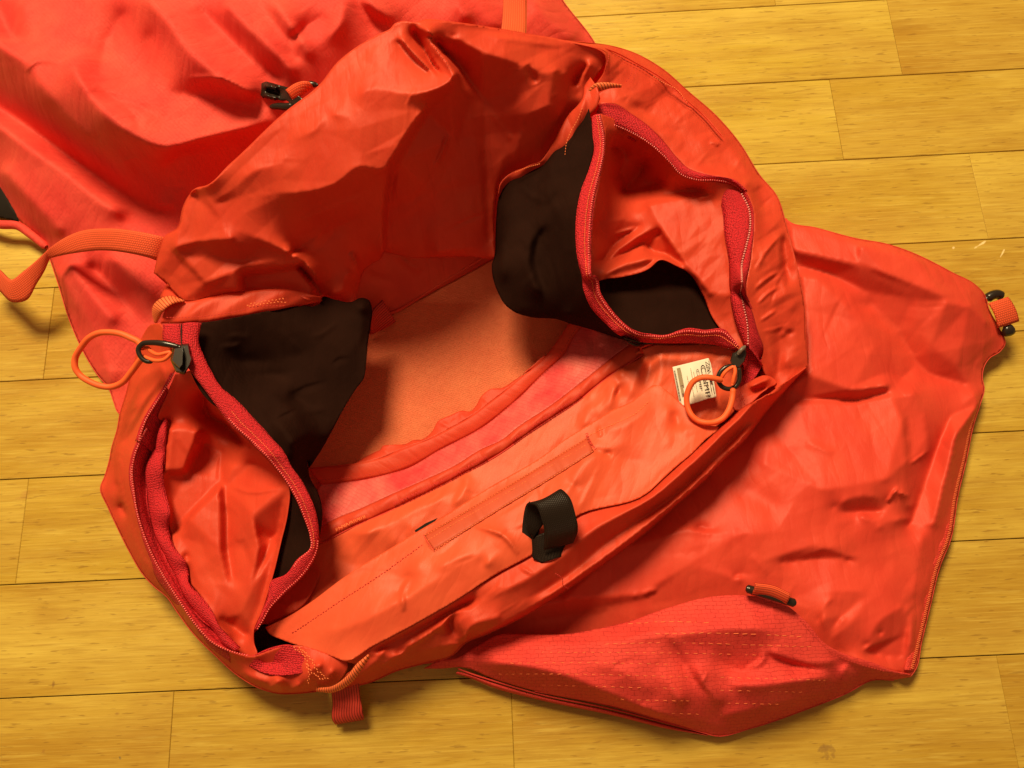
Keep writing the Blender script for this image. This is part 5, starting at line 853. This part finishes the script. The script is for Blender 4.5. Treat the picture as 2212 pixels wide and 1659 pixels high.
tube('cord_loop', T('j', (1440, 690, 68), (1460, 650, 70), (1510, 605, 71), (1550, 590, 72), (1560, 625, 72), (1548, 680, 71), (1535, 745, 69)), 1.2, CRD, bag, label='knot of the orange cord in the right pull ring', seg=12)

# ------------------------------------------------------------ care label
cl = panel('care_label', T('j', (1018, 590, 55), (1180, 550, 56), (1330, 512, 56), (1350, 560, 56), (1370, 660, 56), (1398, 850, 55), (1330, 862, 56), (1240, 893, 56), (1170, 912, 56), (1085, 932, 54), (1050, 760, 55)), (T('j', (1180, 560, 57), (1220, 720, 57.5), (1240, 880, 57)),), (), LAB, g=3, blur=2, thick=.3, parent=bag, smooth_outline=False, label='white care label with dark print')
# print on the label: origin at its upper right, text runs down the label
lab_o = np.array([1345, 520.]); 
def lp(u, v):   # u: across from the right edge to the left, v: down
    tl, tr, bl, br = np.array([1018, 590.]), np.array([1335, 512.]), np.array([1085, 932.]), np.array([1398, 850.])
    return (tl*u+tr*(1-u))*(1-v)+(bl*u+br*(1-u))*v
def lab_quad(u0, u1, v0, v1, mat, nm='label_print'):
    q = [lp(u0, v0), lp(u1, v0), lp(u1, v1), lp(u0, v1)]
    w_ = [P(1198.2+a*.25, 645.2+b*.25, 57.9) for a, b in q]
    me = bpy.data.meshes.new(nm); me.from_pydata([tuple(v) for v in w_], [], [(0, 1, 2, 3)]); me.update(); return link(nm, me, mat, cl, smooth=False)
def lab_text(s, u, v0, v1, hgt, mat=INK):
    cu = bpy.data.curves.new('label_print', 'FONT'); cu.body = s; cu.size = 1; cu.extrude = 0; cu.fill_mode = 'FRONT'
    tmp = bpy.data.objects.new('tmp_text', cu); COL.objects.link(tmp); dg = bpy.context.evaluated_depsgraph_get(); dg.update()
    me = bpy.data.meshes.new_from_object(tmp.evaluated_get(dg)); bpy.data.objects.remove(tmp)
    n = len(me.vertices); co = np.zeros(n*3); me.vertices.foreach_get('co', co); co = co.reshape(-1, 3)
    x = (co[:, 0]-co[:, 0].min())/max(1e-6, np.ptp(co[:, 0])); y = (co[:, 1]-co[:, 1].min())/max(1e-6, np.ptp(co[:, 1]))
    pts = np.array([lp(u-hgt*b, v0+(v1-v0)*a) for a, b in zip(x, y)])
    w_ = P(1198.2+pts[:, 0]*.25, 645.2+pts[:, 1]*.25, np.full(n, 58.1)); me.vertices.foreach_set('co', w_.ravel()); me.materials.clear(); me.update()
    link('label_print', me, mat, cl, smooth=False)
lab_text('CAMP', .275, .13, .96, .13); lab_text('CAMP', .40, .20, .72, .07); lab_text('ZA', .12, .06, .34, .10)
for u_, v0_, v1_ in ((.47, .24, .74), (.53, .14, .62), (.58, .62, .86), (.66, .30, .54)):     # lines too small to read
    v = v0_
    while v < v1_:
        h_ = rng.uniform(.03, .07); lab_quad(u_, u_+.014, v, min(v+h_, v1_), INKG); v += h_+.018
lab_quad(.03, .10, .50, .60, INK); lab_quad(.03, .045, .62, .92, INK); lab_quad(.09, .105, .66, .86, INK)
lab_quad(.80, .90, .06, .50, INKG); lab_quad(.83, .90, .52, .70, INKG)
bm = bmesh.new(); v = .10
while v < .86:
    h_ = rng.uniform(.006, .016); q = [lp(.945, v), lp(.99, v), lp(.99, v+h_), lp(.945, v+h_)]
    bm.faces.new([bm.verts.new(P(1198.2+a*.25, 645.2+b*.25, 57.6)) for a, b in q]); v += h_+rng.uniform(.006, .016)
me = bpy.data.meshes.new('label_barcode'); bm.to_mesh(me); bm.free(); link('label_barcode', me, INK, cl, smooth=False)

# ------------------------------------------------------------ black loop on the inner pocket
zb = 66
strip('closure_loop', T('i', (1782, 700, zb+6), (1745, 640, zb+10), (1735, 570, zb+14), (1770, 490, zb+22), (1800, 500, zb+24), (1850, 600, zb+24), (1872, 700, zb+18), (1868, 800, zb+8)), T('i', (1790, 720, zb+4), (1900, 560, zb+12), (1930, 480, zb+16), (1970, 402, zb+22), (2020, 440, zb+25), (2068, 560, zb+24), (2085, 680, zb+16), (2056, 755, zb+6)), nv=8, mat=VEL, parent=bag, thick=1.2, label='black webbing closure loop on the inner pocket')
strip('closure_loop_end', T('i', (1785, 720, zb+4), (1790, 800, zb+3), (1790, 845, zb+2), (1850, 885, zb+2)), T('i', (1990, 640, zb+4), (2010, 730, zb+3), (2000, 790, zb+2), (1985, 840, zb+2)), nv=5, bulge=2, mat=VEL, parent=bag, thick=1.2)
strip('closure_loop_back', T('i', (1722, 718, zb+1), (1728, 620, zb+6), (1745, 530, zb+14), (1770, 490, zb+21)), T('i', (1790, 760, zb+1), (1830, 700, zb+4), (1840, 620, zb+8), (1850, 560, zb+12)), nv=4, mat=MBLK, parent=bag, thick=.8)
bpy.context.view_layer.update()
print('objects', len(bpy.data.objects))
